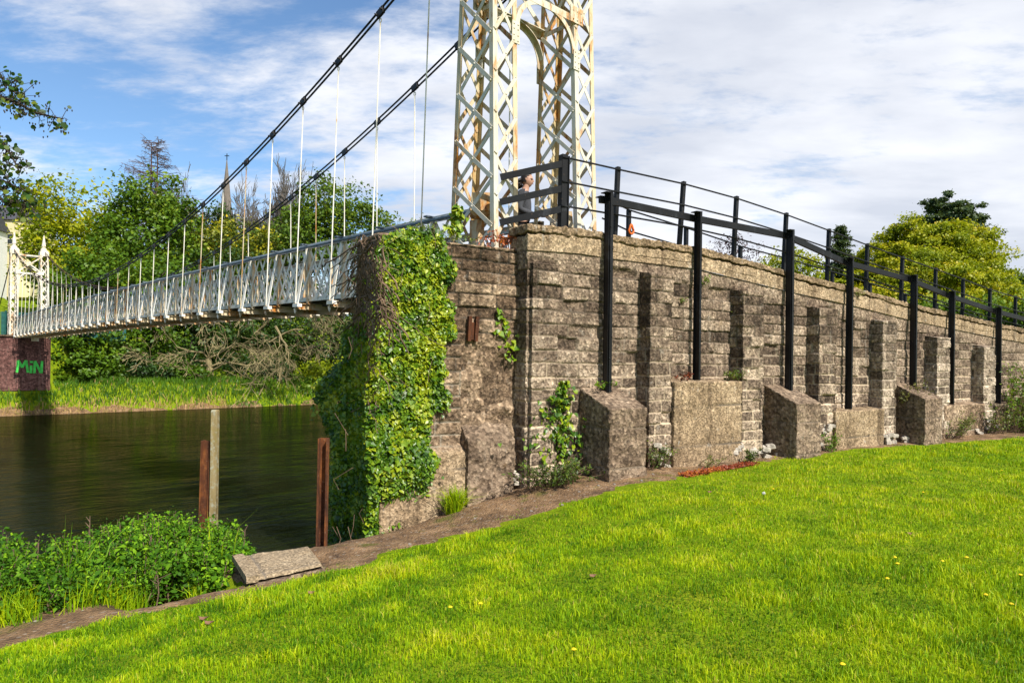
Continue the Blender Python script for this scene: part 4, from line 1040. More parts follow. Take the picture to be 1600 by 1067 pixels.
tree('broadleaf_tree','dark leafy bush crowding the end of the brick river wall','shrub',[lobe(112,520,34,34,52),lobe(112,560,26,34,50.8),lobe(118,592,24,20,50.6),lobe(140,575,34,30,52.5)], gbase(122,51.5), 0.32, M['lf_sycamore'], M['bark_dark'], 120, 80, 0.09, None, 0.15, (0.0,0.75))
for i,(u,v,ru,rv,Y,lab) in enumerate([(355,608,30,18,59,'yellowish bush at the water below the leafless lichened branches'),(400,612,34,18,60,'low bush at the water line between the lichened tree and the ivy'),(450,606,34,24,62,'bright bush at the water just left of the ivy bulge'),(160,585,36,22,54,'dark bush at the bank below the overhanging sycamore'),(215,580,40,26,55.5,'dark bush on the bank left of the bare lichened tree'),(275,585,36,24,57,'leafy bush hiding the foot of the bare lichened tree'),(400,580,46,24,62,'dark bush on the bank right of the bare lichened tree')]):
    tree('bank_bush',lab,'shrub',[lobe(u,v,ru,rv,Y),lobe(u+ru*0.7,v+6,ru*0.7,rv*0.7,Y)], gbase(u,Y), 0.26, M['lf_dark'] if i in (4,6) else M['lf_sycamore'], M['bark_dark'], 80, 90, 0.10, 'bushes along the far bank', 0.08, (0.1,0.9) if i < 3 else (0.0,0.6))
# right of the picture
tree('chestnut_tree','big domed yellow-green tree rising behind the railings','tree',
     [lobe(1440,392,66,48,46),lobe(1495,402,62,52,46),lobe(1385,420,52,40,45),lobe(1545,445,36,42,46),lobe(1350,452,46,36,45),lobe(1440,440,90,50,44),lobe(1510,465,70,45,45),lobe(1300,468,46,28,44),lobe(1400,480,120,40,44)], gbase(1440,46), 0.19, M['lf_yellow'], M['bark_dark'], 900, 240, 0.055, None, 0.35, (0.12,1.0), 0.55)
def conifer(name, label, u, v0, Y, hw, mat, tiers=26, up=0.05, droop=0.15, vb=480, wide=1.0, density=1.0):
    b = gbase(u,Y); tip = at(u,v0,Y); root = empty(name, b, label, 'tree'); H = tip.z-b.z; vis = (tip.z-at(u,vb,Y).z)
    t = MB(); t.tube([b-Z*.2,tip],[0.3,0.04],7); C=[];T=[];S=[];Nn=[]
    for i in range(tiers):
        f = (i+0.5)/tiers; zc = tip.z-vis*f; L = hw*(f**0.8)*random.uniform(0.8,1.15)*wide+0.25
        for k in range(int(7+3*f)):
            a = random.uniform(0,6.28); LL = L*random.uniform(0.65,1.1); e = Vector((tip.x+math.cos(a)*LL, Y+math.sin(a)*LL, zc+up*LL-droop*LL*LL/max(hw,.1)))
            p0 = Vector((tip.x,Y,zc)); t.tube([p0,e],[0.05,0.015],3,caps=False)
            n = int((14+26*LL)*density); w = np.random.default_rng(i*31+k).uniform(0.15,1,size=n)
            pts = np.array(p0)+(np.array(e)-np.array(p0))*w[:,None]+rng.normal(size=(n,3))*np.array([.16,.16,.09])*(0.5+0.3*LL)
            C.append(pts); T.append(rng.uniform(0,1,n)*0.6+0.4*random.random()); S.append(rng.uniform(0.16,0.34,n)); Nn.append(np.tile(np.array([0,0,1.0]),(n,1)))
    t.build('trunk', M['bark_dark'], root); quads_mesh('crown', leaf_quads(np.concatenate(C),np.concatenate(S),np.concatenate(Nn),1.2,0.4), np.concatenate(T), mat, root)
conifer('spruce_tree','small pointed dark conifer behind the ramp railings',1314,353,52,1.7,M['lf_conifer'],26,0.0,0.25,455)
tree('pine_tree','dark flat-topped pine showing above the domed yellow-green tree','tree',[lobe(1482,308,16,9,80),lobe(1466,320,28,9,80),lobe(1500,324,26,10,79),lobe(1484,330,30,14,80),lobe(1522,345,22,9,80),lobe(1449,344,20,10,80),lobe(1488,348,50,14,81),lobe(1480,370,52,20,80)], gbase(1483,80), 0.34, M['lf_conifer'], M['bark_dark'], 150, 130, 0.09, None, 0.28, (0.0,1.0), 0.5)
tree('broadleaf_tree','grey-green tree at the far right edge beyond the railings','tree',[lobe(1588,452,24,24,58),lobe(1615,460,34,40,58),lobe(1590,485,40,28,57)], gbase(1600,58), 0.26, M['lf_green'], M['bark_dark'], 110, 80, 0.10, None, 0.2)
tree('bushy_tree','green bushes filling the gap under the right-hand railings','shrub',[lobe(1545,492,60,24,38),lobe(1470,492,60,22,38),lobe(1600,500,40,30,37)], gbase(1540,38), 0.22, M['lf_sycamore'], M['bark_dark'], 120, 80, 0.09, None, 0.12)
tree('bushy_tree','light green bush peeping over the wall between the railings','shrub',[lobe(1232,412,40,22,44),lobe(1270,425,36,22,44),lobe(1200,425,30,20,44)], gbase(1235,44), 0.20, M['lf_yellow'], M['bark_dark'], 70, 60, 0.10, None, 0.12)
tree('purple_tree','sparse purple-leaved treetop behind the wire fence','tree',[lobe(1142,380,32,14,48),lobe(1160,398,34,14,48),lobe(1125,398,30,12,48)], gbase(1145,48), 0.15, M['lf_purple'], M['bark_dark'], 60, 20, 0.11, None, 0.10)

# ------------------------------------------------------------------ far bank: brick wall, fence, house, church
fw = empty('brick_river_wall', bp(50.2,-2,CZ-2.2), 'dark purple brick river wall with green graffiti under the far tower', 'wall')
def far_wall():
    n = 4; rA, rB, q0 = -26.0, 1.25, 49.35; z0, z1 = CZ-2.7, CZ+1.02
    m = MB(); m.box(bp(q0+0.9,(rA+rB)/2,(z0+z1)/2), BP*((rB-rA)/2), BB*0.9, Z*((z1-z0)/2))
    o = m.build('brickwork', M['farbrick'], fw)
    a = o.data.attributes.new('tone','FLOAT','POINT'); a.data.foreach_set('value', np.full(len(o.data.vertices),0.5,np.float32))
    m = MB(); m.box(bp(q0+0.85,(rA+rB)/2,z1+0.06), BP*((rB-rA)/2+0.05), BB*0.95, Z*0.06); m.build('coping', M['aggregate'], fw)
    # graffiti letters  M i N
    g = MB(); gy = q0-0.012
    def stroke(a, b, w=0.20): g.bar(bp(gy,a[0],a[1]), bp(gy,b[0],b[1]), BP if abs(a[1]-b[1])>abs(a[0]-b[0])*1.3 else Z, w, 0.012)
    p0 = at(26,583,47.0); r0 = to_qr(p0.x,p0.y)
    # convert letter box from the photo onto the wall plane
    def onw(u,v):
        a,b = ray(u,v); Y = ((q0)+BO.x*BB.x+BO.y*BB.y)/(a*BB.x+BB.y); x=a*Y; return (to_qr(x,Y)[1], CZ+b*Y)
    P = lambda u,v: onw(u,v)
    for a,b in [((26,582),(28,563)),((28,563),(34,574)),((34,574),(40,563)),((40,563),(43,582)),((47.5,583),(48,571)),((53,583),(54,564)),((54,564),(63,582)),((64,583),(65,564))]:
        gy -= 0.0025; stroke(P(*a),P(*b),0.15)
    rr_, zz_ = P(48.5,565.5); gy -= 0.003; g.bar(bp(gy,rr_-.09,zz_),bp(gy,rr_+.09,zz_),Z,0.14,0.012)
    g.build('graffiti', simple('green_spray_paint',(0.07,0.60,0.09),0.7,0.35,3,0), fw)
    m = MB(); c = onw(54,530); m.box(bp(q0-0.03,c[0],c[1]),BP*0.22,BB*0.02,Z*0.14); m.build('sign_plate', M['paint_far'], fw)
far_wall()
gf = empty('green_fence', bp(52.5,0,CZ+1.0), 'dark teal green sheet fence behind the far tower', 'fence')
def gfence():
    m = MB(); mat = simple('teal_paint',(0.012,0.085,0.075),0.6,0.3,4)
    for i in range(34):
        r = -14+i*0.62; m.box(bp(52.6+0.02*(i%2),r,CZ+1.9), BP*0.29, BB*0.015, Z*0.95)
    m.build('panel', mat, gf)
    for i in range(8):
        p = MB(); r = -14+i*2.6; p.tube([bp(52.5,r,CZ+0.6),bp(52.5,r,CZ+2.95)],0.05,6); p.build('post', mat, gf)
gfence()
def house(name, label, c, wx, wy, h, roofh, rot, wallm, roofm, wins):
    root = empty(name, c, label, 'house'); Rm = Matrix.Rotation(rot,3,'Z'); X = Rm@Vector((1,0,0)); Yv = Rm@Vector((0,1,0)); c = Vector(c)
    m = MB(); m.box(c+Z*(h/2-3), X*wx/2, Yv*wy/2, Z*(h/2+3)); m.build('wall', wallm, root)
    m = MB(); ov = 0.35; a = [c+X*sx*(wx/2+ov)+Yv*sy*(wy/2+ov)+Z*h for sx,sy in ((-1,-1),(1,-1),(1,1),(-1,1))]; r0, r1 = c-X*(wx/2+ov)+Z*(h+roofh), c+X*(wx/2+ov)+Z*(h+roofh)
    m.add(a+[r0,r1],[(0,1,5,4),(2,3,4,5),(1,2,5),(3,0,4),(3,2,1,0)]); rf = m.build('roof', roofm, root)
    m = MB(); m.box(c+X*(wx*0.3)+Z*(h+roofh), X*0.5, Yv*0.35, Z*0.9); m.build('chimney', wallm, rf)
    for (xo,zo) in wins:
        w = MB(); p = c+X*xo-Yv*(wy/2+0.03)+Z*zo; w.box(p, X*0.55, Yv*0.05, Z*0.85); f = w.build('window', M['paint_far'], root)
        w = MB(); 
        for zz in (-.40,.40): w.box(p-Yv*0.06+Z*zz, X*0.44, Yv*0.01, Z*0.34)
        w.build('pane', simple('dark_pane',(0.03,0.04,0.05),0.1,0.2), f)
hw_ = simple('white_render',(0.62,0.62,0.60),0.8,0.08,2); hr_ = simple('slate_roof',(0.055,0.055,0.065),0.7,0.3,3)
ha = at(-22,430,100)
house('house','white rendered house with slate roof at the left edge behind the far tower', (ha.x-4.2,100,CZ+4.5), 9.0, 8, 13.6, 3.4, R(10), hw_, hr_, [(2.4,12.3),(2.4,9.3),(2.4,6.3),(-0.4,12.3),(-0.4,9.3),(-0.4,6.3)])
hb = at(20,350,110)
house('house','distant pale yellow house higher on the hill behind the treetops', (hb.x,110,CZ+14.5), 9, 8, 6.0, 3.0, R(10), simple('cream_render',(0.60,0.53,0.30),0.8,0.1,2), hr_, [(1.5,3.0),(-1.5,3.0)])
def church():
    t = at(354,250,240); root = empty('church_spire',(t.x,240,CZ+10),'slender stone church spire topped by a cross behind the bare trees','church'); st = simple('spire_stone',(0.15,0.125,0.11),0.9,0.2,0.6)
    m = MB(); m.tube([(t.x,240,t.z-30),(t.x,240,t.z-24)],[3.4,3.4],4); m.build('tower', st, root)
    m = MB(); m.tube([(t.x,240,t.z-24),(t.x,240,t.z)],[2.7,0.12],8); 
    for k in range(4): a=k*math.pi/2; m.tube([(t.x+3*math.cos(a),240+3*math.sin(a),t.z-25),(t.x+3*math.cos(a),240+3*math.sin(a),t.z-18)],[0.6,0.05],5)
    m.build('spire', st, root)
    m = MB(); m.bar((t.x,240,t.z-0.2),(t.x,240,t.z+2.2),(1,0,0),0.22,0.22); m.bar((t.x-0.8,240,t.z+1.4),(t.x+0.8,240,t.z+1.4),Z,0.22,0.22); m.build('cross', M['black'], root)
church()

# ------------------------------------------------------------------ lawn blades, bank grass
def blades(name, x, y, h, w, tone, mat, kind='stuff', lean=0.45, label=None, cat=None, zoff=0.0, parent=None, z=None):
    n = len(x); z0 = (gz(x, y) if z is None else z)+zoff
    a = rng.uniform(0,2*math.pi,n); la = rng.uniform(0,2*math.pi,n); l = np.abs(rng.normal(0,lean,n))*h
    bx, by = np.cos(a)*w/2, np.sin(a)*w/2; lx, ly = np.cos(la)*l, np.sin(la)*l
    B0 = np.stack([x-bx,y-by,z0-0.01],-1); B1 = np.stack([x+bx,y+by,z0-0.01],-1)
    m0 = np.stack([x-bx*.8+lx*.35,y-by*.8+ly*.35,z0+h*.6],-1); m1 = np.stack([x+bx*.8+lx*.35,y+by*.8+ly*.35,z0+h*.6],-1)
    tp = np.stack([x+lx,y+ly,z0+h*(1-0.25*np.clip(l/h,0,1.5))],-1)
    V = np.concatenate([np.stack([B0,B1,m1,m0],1), np.stack([m0,m1,tp-np.stack([bx,by,0*bx],-1)*-.15,tp],1)])
    o = quads_mesh(name, V, np.concatenate([tone,np.clip(tone+0.06,0,1)]), mat, parent)
    if parent is None: tag(o, label, cat, None, kind)
    return o
def lawn():
    N = 760000
    y = 2.6*(42/2.6)**(rng.uniform(0,1,N)**0.92); lat = rng.uniform(-1,1,N); x = y*lat*0.92+lat*1.5
    q, r = to_qr(x, y)
    lim = edge_q(r)+(fbm(r*2.2,r*0,11)-0.5)*0.28+(fbm(r*9,r*0+3,12)-0.5)*0.16-0.03
    creep = sst(0.52,0.66,vnoise(x*3.1,y*3.1,47))*0.42*sst(-9,-2,r)+0.07*np.abs(rng.normal(size=N)); keep = (q < lim+creep*rng.random(N)-0.04) & (r < 26)
    x, y, q, r, lim = x[keep], y[keep], q[keep], r[keep], lim[keep]; n = len(x)
    cl = fbm(x*2.0,y*2.0,41,3); c2 = fbm(x*5,y*5,42,2); c3 = fbm(x*0.35+3,y*0.35,43,2)
    dist = np.hypot(x,y)
    h = (0.013+0.034*cl*c2*2)*rng.uniform(0.5,1.45,n)*(1+0.8*sst(0.55,0.7,vnoise(x*2.3,y*2.3,44))); h *= np.clip((lim-q)/0.25,0.45,1)
    w = np.clip(0.0032*(1+dist*0.17), 0.004, 0.028)*rng.uniform(0.7,1.3,n)
    tone = np.clip(0.10+0.62*rng.random(n)+0.35*(c3-0.45)+0.60*(cl-0.47)+0.95*(c2-.5),0.0,0.92); dry = rng.random(n) < (0.02+0.05*(c3>0.62)); tone[dry] = rng.uniform(0.93,1.0,dry.sum())
    blades('grass', x, y, h, w, tone, M['grass'], lean=0.55, label='bright green mown grass blades of the lawn', cat='grass')
lawn()
def far_grass():
    N = 46000
    q = rng.uniform(46.4,53,N); r = rng.uniform(-16,46,N)
    hh = ground_h(q,r); k = (hh > -4.35) & ~((r < 1.6) & (q > 49.2)); q, r, hh = q[k], r[k], hh[k]; n = len(q)
    x = BO.x+BB.x*q+BP.x*r; y = BO.y+BB.y*q+BP.y*r
    low = sst(-3.3,-4.2,hh)
    h = rng.uniform(0.18,0.55,n)*(0.6+0.9*fbm(q*.7,r*.7,51)); h *= (1-0.25*low)
    tone = np.clip(0.04+0.34*rng.random(n)+0.6*(fbm(q*.5,r*.5,52)-0.5),0,0.62); dry = rng.random(n) < 0.04+0.85*low*(r < 13); tone[dry] = rng.uniform(0.86,1.0,dry.sum())
    blades('bank_grass', x, y, h, rng.uniform(0.03,0.07,n), tone, M['reed'], lean=0.5, label='long grass and dry reeds along the far bank', cat='grass')
far_grass()
def river_bank():
    rs = np.linspace(-20,60,400); P = np.zeros((6,400,3))
    for i in range(6):
        q = 46.2+i*0.42+(fbm(rs*0.8,rs*0,55)-0.5)*1.0; P[i] = np.stack([BO.x+BB.x*q+BP.x*rs,BO.y+BB.y*q+BP.y*rs,CZ+ground_h(q,rs)+0.03-0.05*(i in (0,5))],-1)
    tag(grid_mesh('river_bank', P, M['soil']), kind='structure')
river_bank()
def wild_edge():
    # longer tufts between path and nettles, near bank
    N = 8000; r = rng.uniform(-10.5,-5.2,N); q = rng.uniform(-1.86,-1.5,N)+0.12*(rng.random(N)-0.5)
    x = BO.x+BB.x*q+BP.x*r; y = BO.y+BB.y*q+BP.y*r; c = fbm(r*2.5,q*2.5,61)
    k = c > 0.42; x,y,c = x[k],y[k],c[k]; n = len(x)
    blades('long_grass', x, y, rng.uniform(0.10,0.34,n)*(0.4+c), rng.uniform(0.005,0.010,n), np.clip(rng.random(n)*0.75+0.05,0,.85), M['grass'], lean=0.6, label='long grass tufts between the soil path and the nettles', cat='grass')
wild_edge()
def tall_grass():
    N = 900; r = rng.uniform(-11,-4.9,N); q = rng.uniform(-1.5,0.4,N); x = BO.x+BB.x*q+BP.x*r; y = BO.y+BB.y*q+BP.y*r; k = (fbm(r*1.6,q*1.6,62) > 0.5); x,y = x[k],y[k]; n = len(x)
    blades('river_grass', x, y, rng.uniform(0.40,0.78,n), rng.uniform(0.007,0.012,n), np.clip(rng.random(n)*0.6+0.1,0,.8), M['grass'], lean=0.4, label='tall grass blades growing up through the nettles by the river', cat='grass')
tall_grass()

# ------------------------------------------------------------------ ivy on the abutment
def ivy_leaves(C, size, nrm, jitter=0.55):
    """five-lobed-ish pointed leaves as two quads each -> (2N,4,3)"""
    n = len(C); d = nrm+rng.normal(size=(n,3))*jitter+np.array([0,0,0.25]); d /= np.linalg.norm(d,axis=1,keepdims=True)
    dn = np.tile(np.array([0,0,-1.0]),(n,1))+rng.normal(size=(n,3))*0.45; t = dn-d*np.sum(dn*d,axis=1,keepdims=True); t /= np.linalg.norm(t,axis=1,keepdims=True); b = np.cross(d,t)
    s = size[:,None]
    stem = C-t*s*0.28; tip = C+t*s*0.62; l = C+b*s*0.5-t*s*0.10+d*s*0.10; l2 = C+b*s*0.30-t*s*0.48+d*s*0.03; rr_ = C-b*s*0.5-t*s*0.10+d*s*0.10; r2 = C-b*s*0.30-t*s*0.48+d*s*0.03
    return np.concatenate([np.stack([stem,l2,l,tip],1), np.stack([stem,tip,rr_,r2],1)])
def in_poly(px, py, poly):
    ins = np.zeros(len(px),bool); j = len(poly)-1
    for i in range(len(poly)):
        xi,yi = poly[i]; xj,yj = poly[j]
        c = ((yi > py) != (yj > py)) & (px < (xj-xi)*(py-yi)/(yj-yi+1e-9)+xi); ins ^= c; j = i
    return ins
def big_ivy():
    root = empty('ivy', wp(sA+0.3,AT+0.1,CZ-2.2), 'thick glossy ivy curtain covering the river end of the abutment', 'ivy')
    poly = [(612,366),(640,360),(668,366),(692,376),(707,398),(708,430),(700,470),(706,520),(694,570),(692,620),(676,652),(668,690),(682,712),(684,740),(664,778),(640,800),(606,838),(590,868),(560,880),(522,882),(516,860),(516,800),(524,760),(516,716),(524,680),(500,662),(490,625),(505,600),(526,585),(536,560),(542,520),(560,500),(572,470),(584,420),(592,380)]
    N = 50000; u = rng.uniform(485,712,N); v = rng.uniform(355,885,N); k = in_poly(u+rng.normal(0,3,N)+(vnoise(u*0.05,v*0.05,73)-0.5)*26,v+rng.normal(0,4,N),poly); u,v = u[k],v[k]
    # depth of the surface the plant climbs on: the face, then round the river end
    C = []; NR = []; T = []; S = []
    for a,b in zip(u,v):
        if a >= 590: Y = None
        rx, rz = ray(a,b)
        bulge = 0.07+0.10*float(vnoise(a*0.035,b*0.035,71))+0.16*max(0,1-abs(b-735)/60)*(1 if a > 560 else 0.6)
        lay = random.random()
        Yf = (AT+bulge*(0.25+0.75*lay)+WO.x*WN.x+WO.y*WN.y)/(rx*WN.x+WN.y)
        if a < 590:
            Yb = 7.86+(590-a)*0.0205; Y = max(Yf, Yb)-0.10*lay if a > 540 else Yb-0.35*lay+0.1
            nr = np.array([0.10,-0.75,0.45])
        else: Y = Yf; nr = np.array([0.50,-0.80,0.2])
        C.append((rx*Y,Y,CZ+rz*Y)); NR.append(nr); 
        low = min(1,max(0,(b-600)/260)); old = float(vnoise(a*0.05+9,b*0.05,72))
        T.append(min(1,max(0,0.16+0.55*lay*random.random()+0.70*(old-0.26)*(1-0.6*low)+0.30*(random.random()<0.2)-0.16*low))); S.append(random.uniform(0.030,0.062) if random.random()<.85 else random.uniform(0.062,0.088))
    C=np.array(C);NR=np.array(NR);T=np.array(T);S=np.array(S)
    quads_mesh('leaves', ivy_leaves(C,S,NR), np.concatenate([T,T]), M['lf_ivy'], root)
    st = MB(); random.seed(3)
    for i in range(210):                                   # dead stems hanging at the river end
        u0 = random.uniform(556,600); v0 = random.uniform(366,500) if random.random()<.93 else random.uniform(500,640)
        pts = []; L = random.randint(4,9); uu, vv = u0, v0; du, dv = random.gauss(-1.0,4), random.uniform(7,17)
        for k in range(L):
            Y = 7.80+max(0,(592-uu))*0.0205-random.uniform(-0.02,0.14); pts.append(at(uu,vv,Y)); uu += du+random.gauss(0,4.5); vv += dv*random.uniform(.3,1.2)
        st.tube(pts, random.choice((0.003,0.004,0.005,0.006,0.010)), 4, caps=False)
    for i in range(30):
        uu, vv = random.uniform(520,690), random.uniform(380,860); Y = (AT+0.16+WO.x*WN.x+WO.y*WN.y)/(ray(uu,vv)[0]*WN.x+WN.y); p = at(uu,vv,Y)
        st.tube([p,p+Vector((random.gauss(0,.06),-.02,.12)),p+Vector((random.gauss(0,.1),-.01,.26))],0.004,4,caps=False)
    st.build('dead_stems', M['stem_dead'], root, True)
big_ivy()
def sprig(name, label, cat, pts, t, mat, leaf, n, wid, stem=True, out=0.06, toner=(0.2,0.8)):
    """climber or weed hugging the wall: px polyline, spread wid (px)"""
    s0_, z0_ = on_wall(*pts[-1], t); root = empty(name, wp(s0_,t,z0_), label, cat); C=[];T=[];S=[]
    for i in range(n):
        f = random.random()*(len(pts)-1); k = int(f); f -= k; a, b = pts[k], pts[min(k+1,len(pts)-1)]
        u = a[0]+(b[0]-a[0])*f; v = a[1]+(b[1]-a[1])*f; w = wid[k]+(wid[min(k+1,len(wid)-1)]-wid[k])*f
        s_,z_ = on_wall(u+random.gauss(0,w*0.5), v+random.gauss(0,w*0.4), t); C.append(wp(s_,t+random.uniform(0.01,out),z_)); T.append(random.uniform(*toner)); S.append(leaf*random.uniform(.6,1.3))
    C=np.array([tuple(c) for c in C]); nr = np.tile(np.array([.5,-.75,.35]),(n,1))
    if cat == 'ivy': V = ivy_leaves(C,np.array(S),nr); T = T+T
    else: V = leaf_quads(C,np.array(S),nr,1.3,0.45)
    quads_mesh('leaves', V, np.array(T), mat, root)
    if stem:
        m = MB(); q = [wp(on_wall(*p,t)[0],t+0.012,on_wall(*p,t)[1]) for p in pts]; m.tube(q,0.006,4); m.build('stem', M['stem_dead'], root)
    return root
sprig('ivy','thin ivy strand hanging down the bare face of the abutment','ivy',[(780,490),(786,515),(792,540),(797,560)],AT,M['lf_ivy'],0.085,42,[10,14,16,12],toner=(.35,.9))
sprig('ivy','pointed ivy spray climbing the corner of the wall above the weeds','ivy',[(878,598),(870,630),(858,655),(868,690),(885,712)],TF,M['lf_ivy'],0.070,460,[5,18,36,42,60],toner=(.1,.9),out=.14)
sprig('ivy','ivy growing up the foot of the near bridge tower','ivy',[(708,325),(710,345),(703,366)],-1.02,M['lf_ivy'],0.08,110,[5,10,16],toner=(.4,.95),out=.12)
sprig('weed','reddish-green weeds on top of the abutment beside the tower foot','weed',[(748,380),(772,374),(798,382)],AT-0.25,M['lf_red'],0.05,170,[16,16,20],False,.25,(.0,.9))
sprig('weed','green weeds trailing along the abutment top next to the ivy','weed',[(640,358),(665,358),(700,372),(735,380)],AT-0.2,M['lf_weed'],0.05,150,[8,8,8,8],False,.25,(.2,.8))
def bushy(name, label, s_, t, h, rad, mat, leaf, n, toner=(0.1,0.9), cat='weed', base=None, straggle=0.5, mats=None):
    """weed clump at the foot of the wall or on a ledge"""
    zb = base if base is not None else float(gz(*wp(s_,t,0).xy)); root = empty(name, wp(s_,t,zb), label, cat); m = MB(); C=[];T=[];S=[]
    ns = max(5,int(n/22))
    for i in range(ns):
        a = random.uniform(0,6.28); p0 = wp(s_+random.gauss(0,rad*.35),t+random.gauss(0,rad*.15),zb-0.02); e = p0+WD*math.cos(a)*rad*random.uniform(.2,1)+WN*(abs(math.sin(a))*rad*0.7)+Z*h*random.uniform(0.45,1.05); mid = p0.lerp(e,.5)+Z*h*.12
        m.tube([p0,mid,e],[0.006,0.004,0.002],4,caps=False)
        for k in range(int(n/ns)):
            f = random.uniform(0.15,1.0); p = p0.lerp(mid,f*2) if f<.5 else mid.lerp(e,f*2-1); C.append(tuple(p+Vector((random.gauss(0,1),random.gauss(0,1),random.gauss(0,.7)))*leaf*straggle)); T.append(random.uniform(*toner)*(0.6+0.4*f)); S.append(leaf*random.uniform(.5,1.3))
    quads_mesh('leaves', leaf_quads(np.array(C),np.array(S),np.tile(np.array([.25,-.35,.8]),(len(C),1)),1.4,0.42), np.array(T), mat, root)
    m.build('stem', M['stem_dead'], root)
def ws(u,v,t=0.1): return on_wall(u,v,t)[0]
bushy('weed','low rounded weedy bush under the ivy spray at the wall corner',ws(866,748,.1),0.02,0.42,0.55,M['lf_weed'],0.05,1500,(0.0,0.62))
bushy('weed','leafy weeds over the rubble right of the first buttress',ws(1036,718),0.05,0.46,0.32,M['lf_weed'],0.045,420,(.1,.75))
bushy('weed','dry pale weed stalks in front of the large tan concrete block',ws(1100,728),0.14,0.26,0.40,M['lf_weed'],0.035,170,(.5,1.0))
bushy('weed','small green plant on the rubble left of the second buttress',ws(1162,714),0.16,0.28,0.20,M['lf_weed'],0.05,220,(.1,.6))
bushy('weed','upright green plant right of the second buttress',ws(1293,700),0.14,0.42,0.18,M['lf_sycamore'],0.06,200,(.2,.9))
bushy('weed','yellow-olive bush growing out beside the third buttress',ws(1418,664,-.1),-0.12,0.62,0.42,M['lf_olive'],0.06,650,(.3,1.0),base=CZ-0.95)
bushy('weed','straggly weeds right of the third buttress',ws(1492,686),0.06,0.62,0.50,M['lf_weed'],0.055,520,(.2,.95))
bushy('weed','straggly flowering weeds before the last low block',ws(1556,684),0.08,0.75,0.55,M['lf_weed'],0.055,560,(.2,1.0))
bushy('weed','green weeds at the far right foot of the wall',ws(1592,680),0.15,0.55,0.8,M['lf_sycamore'],0.06,700,(.2,.9))
zl_ = on_wall(1110,594,-.1)[1]
bushy('weed','small dark red plant on the large tan block ledge',ws(1066,592,-.1),-0.10,0.16,0.14,M['lf_red'],0.045,130,(.0,.45),base=zl_)
bushy('weed','orange-tinged green weed on the large tan block ledge',ws(1136,592,-.1),-0.10,0.20,0.26,M['lf_weed'],0.05,300,(.2,.85),base=zl_)
bushy('weed','small green weed behind the post on the first buttress',ws(938,602,-.2),-0.14,0.12,0.22,M['lf_ivy'],0.06,70,(.3,.8),base=on_wall(940,604,-.2)[1])
bushy('weed','tiny yellow plant rooted beside the fourth tall post',ws(1332,458,TF),TF+0.04,0.16,0.16,M['lf_flower'],0.05,70,(.3,.6),base=on_wall(1332,463,TF)[1])
bushy('weed','tiny green plant rooted on the second tall post',ws(1092,440,TF),TF+0.06,0.14,0.14,M['lf_sycamore'],0.05,70,(.5,1.0),base=on_wall(1092,444,TF)[1])
bushy('weed','little fern in a joint right of the first pilaster top',ws(1064,470,TF),TF+0.02,0.10,0.10,M['lf_sycamore'],0.04,40,(.5,1.0),base=on_wall(1064,472,TF)[1])
bushy('weed','little green tuft in the joint beside the second pilaster',ws(1147,490,TF),TF+0.02,0.14,0.10,M['lf_weed'],0.04,60,(.3,.8),base=on_wall(1147,495,TF)[1])
bushy('shrub','leafy climber smothering the right-hand end of the wall',ws(1612,600,0.3),0.0,1.75,1.3,M['lf_sycamore'],0.09,2600,(.1,1.0),'shrub')
# grass tuft at the foot of the abutment
def tuft():
    n = 420; s_ = ws(706,812,AT+.25); x0 = wp(s_,AT+0.30,0); a = rng.uniform(0,6.28,n); rr_ = 0.10*np.sqrt(rng.uniform(0,1,n)); x = x0.x+np.cos(a)*rr_; y = x0.y+np.sin(a)*rr_
    blades('grass_tuft', x, y, rng.uniform(0.18,0.42,n), rng.uniform(0.007,0.012,n), rng.uniform(.25,.8,n), M['grass'], 'thing', 0.75, 'clump of long green grass at the foot of the abutment', 'grass clump')
tuft()
# red-orange stonecrop patch along the soil edge
def moss():
    N = 1700; f = rng.uniform(0,1,N); u = 1065+f*112; v = 745-f*19+rng.normal(0,1.8,N); C=[]; 
    base_ = [hit_ground(1065+112*k/12, 745-19*k/12) for k in range(13)]
    for a,b in zip(u,v):
        k = min(11,int((a-1065)/112*12)) if a < 1177 else 11; g = (a-1065)/112*12-k; p = base_[k].lerp(base_[k+1],g)+WN*((b-(745-f[0]*0-(a-1065)/112*19))*0.03); C.append((p.x,p.y,float(gz(p.x,p.y))+random.uniform(0.005,0.05)))
    C=np.array(C); tag(quads_mesh('stonecrop', leaf_quads(C,rng.uniform(.02,.05,N),np.tile(np.array([0,-.4,.9]),(N,1)),1.2,.6), np.clip(rng.random(N)*0.7+0.5*(f<.55)*rng.random(N),0,1), M['lf_red']), 'low red and orange stonecrop along the soil edge','ground cover',None,'stuff')
moss()

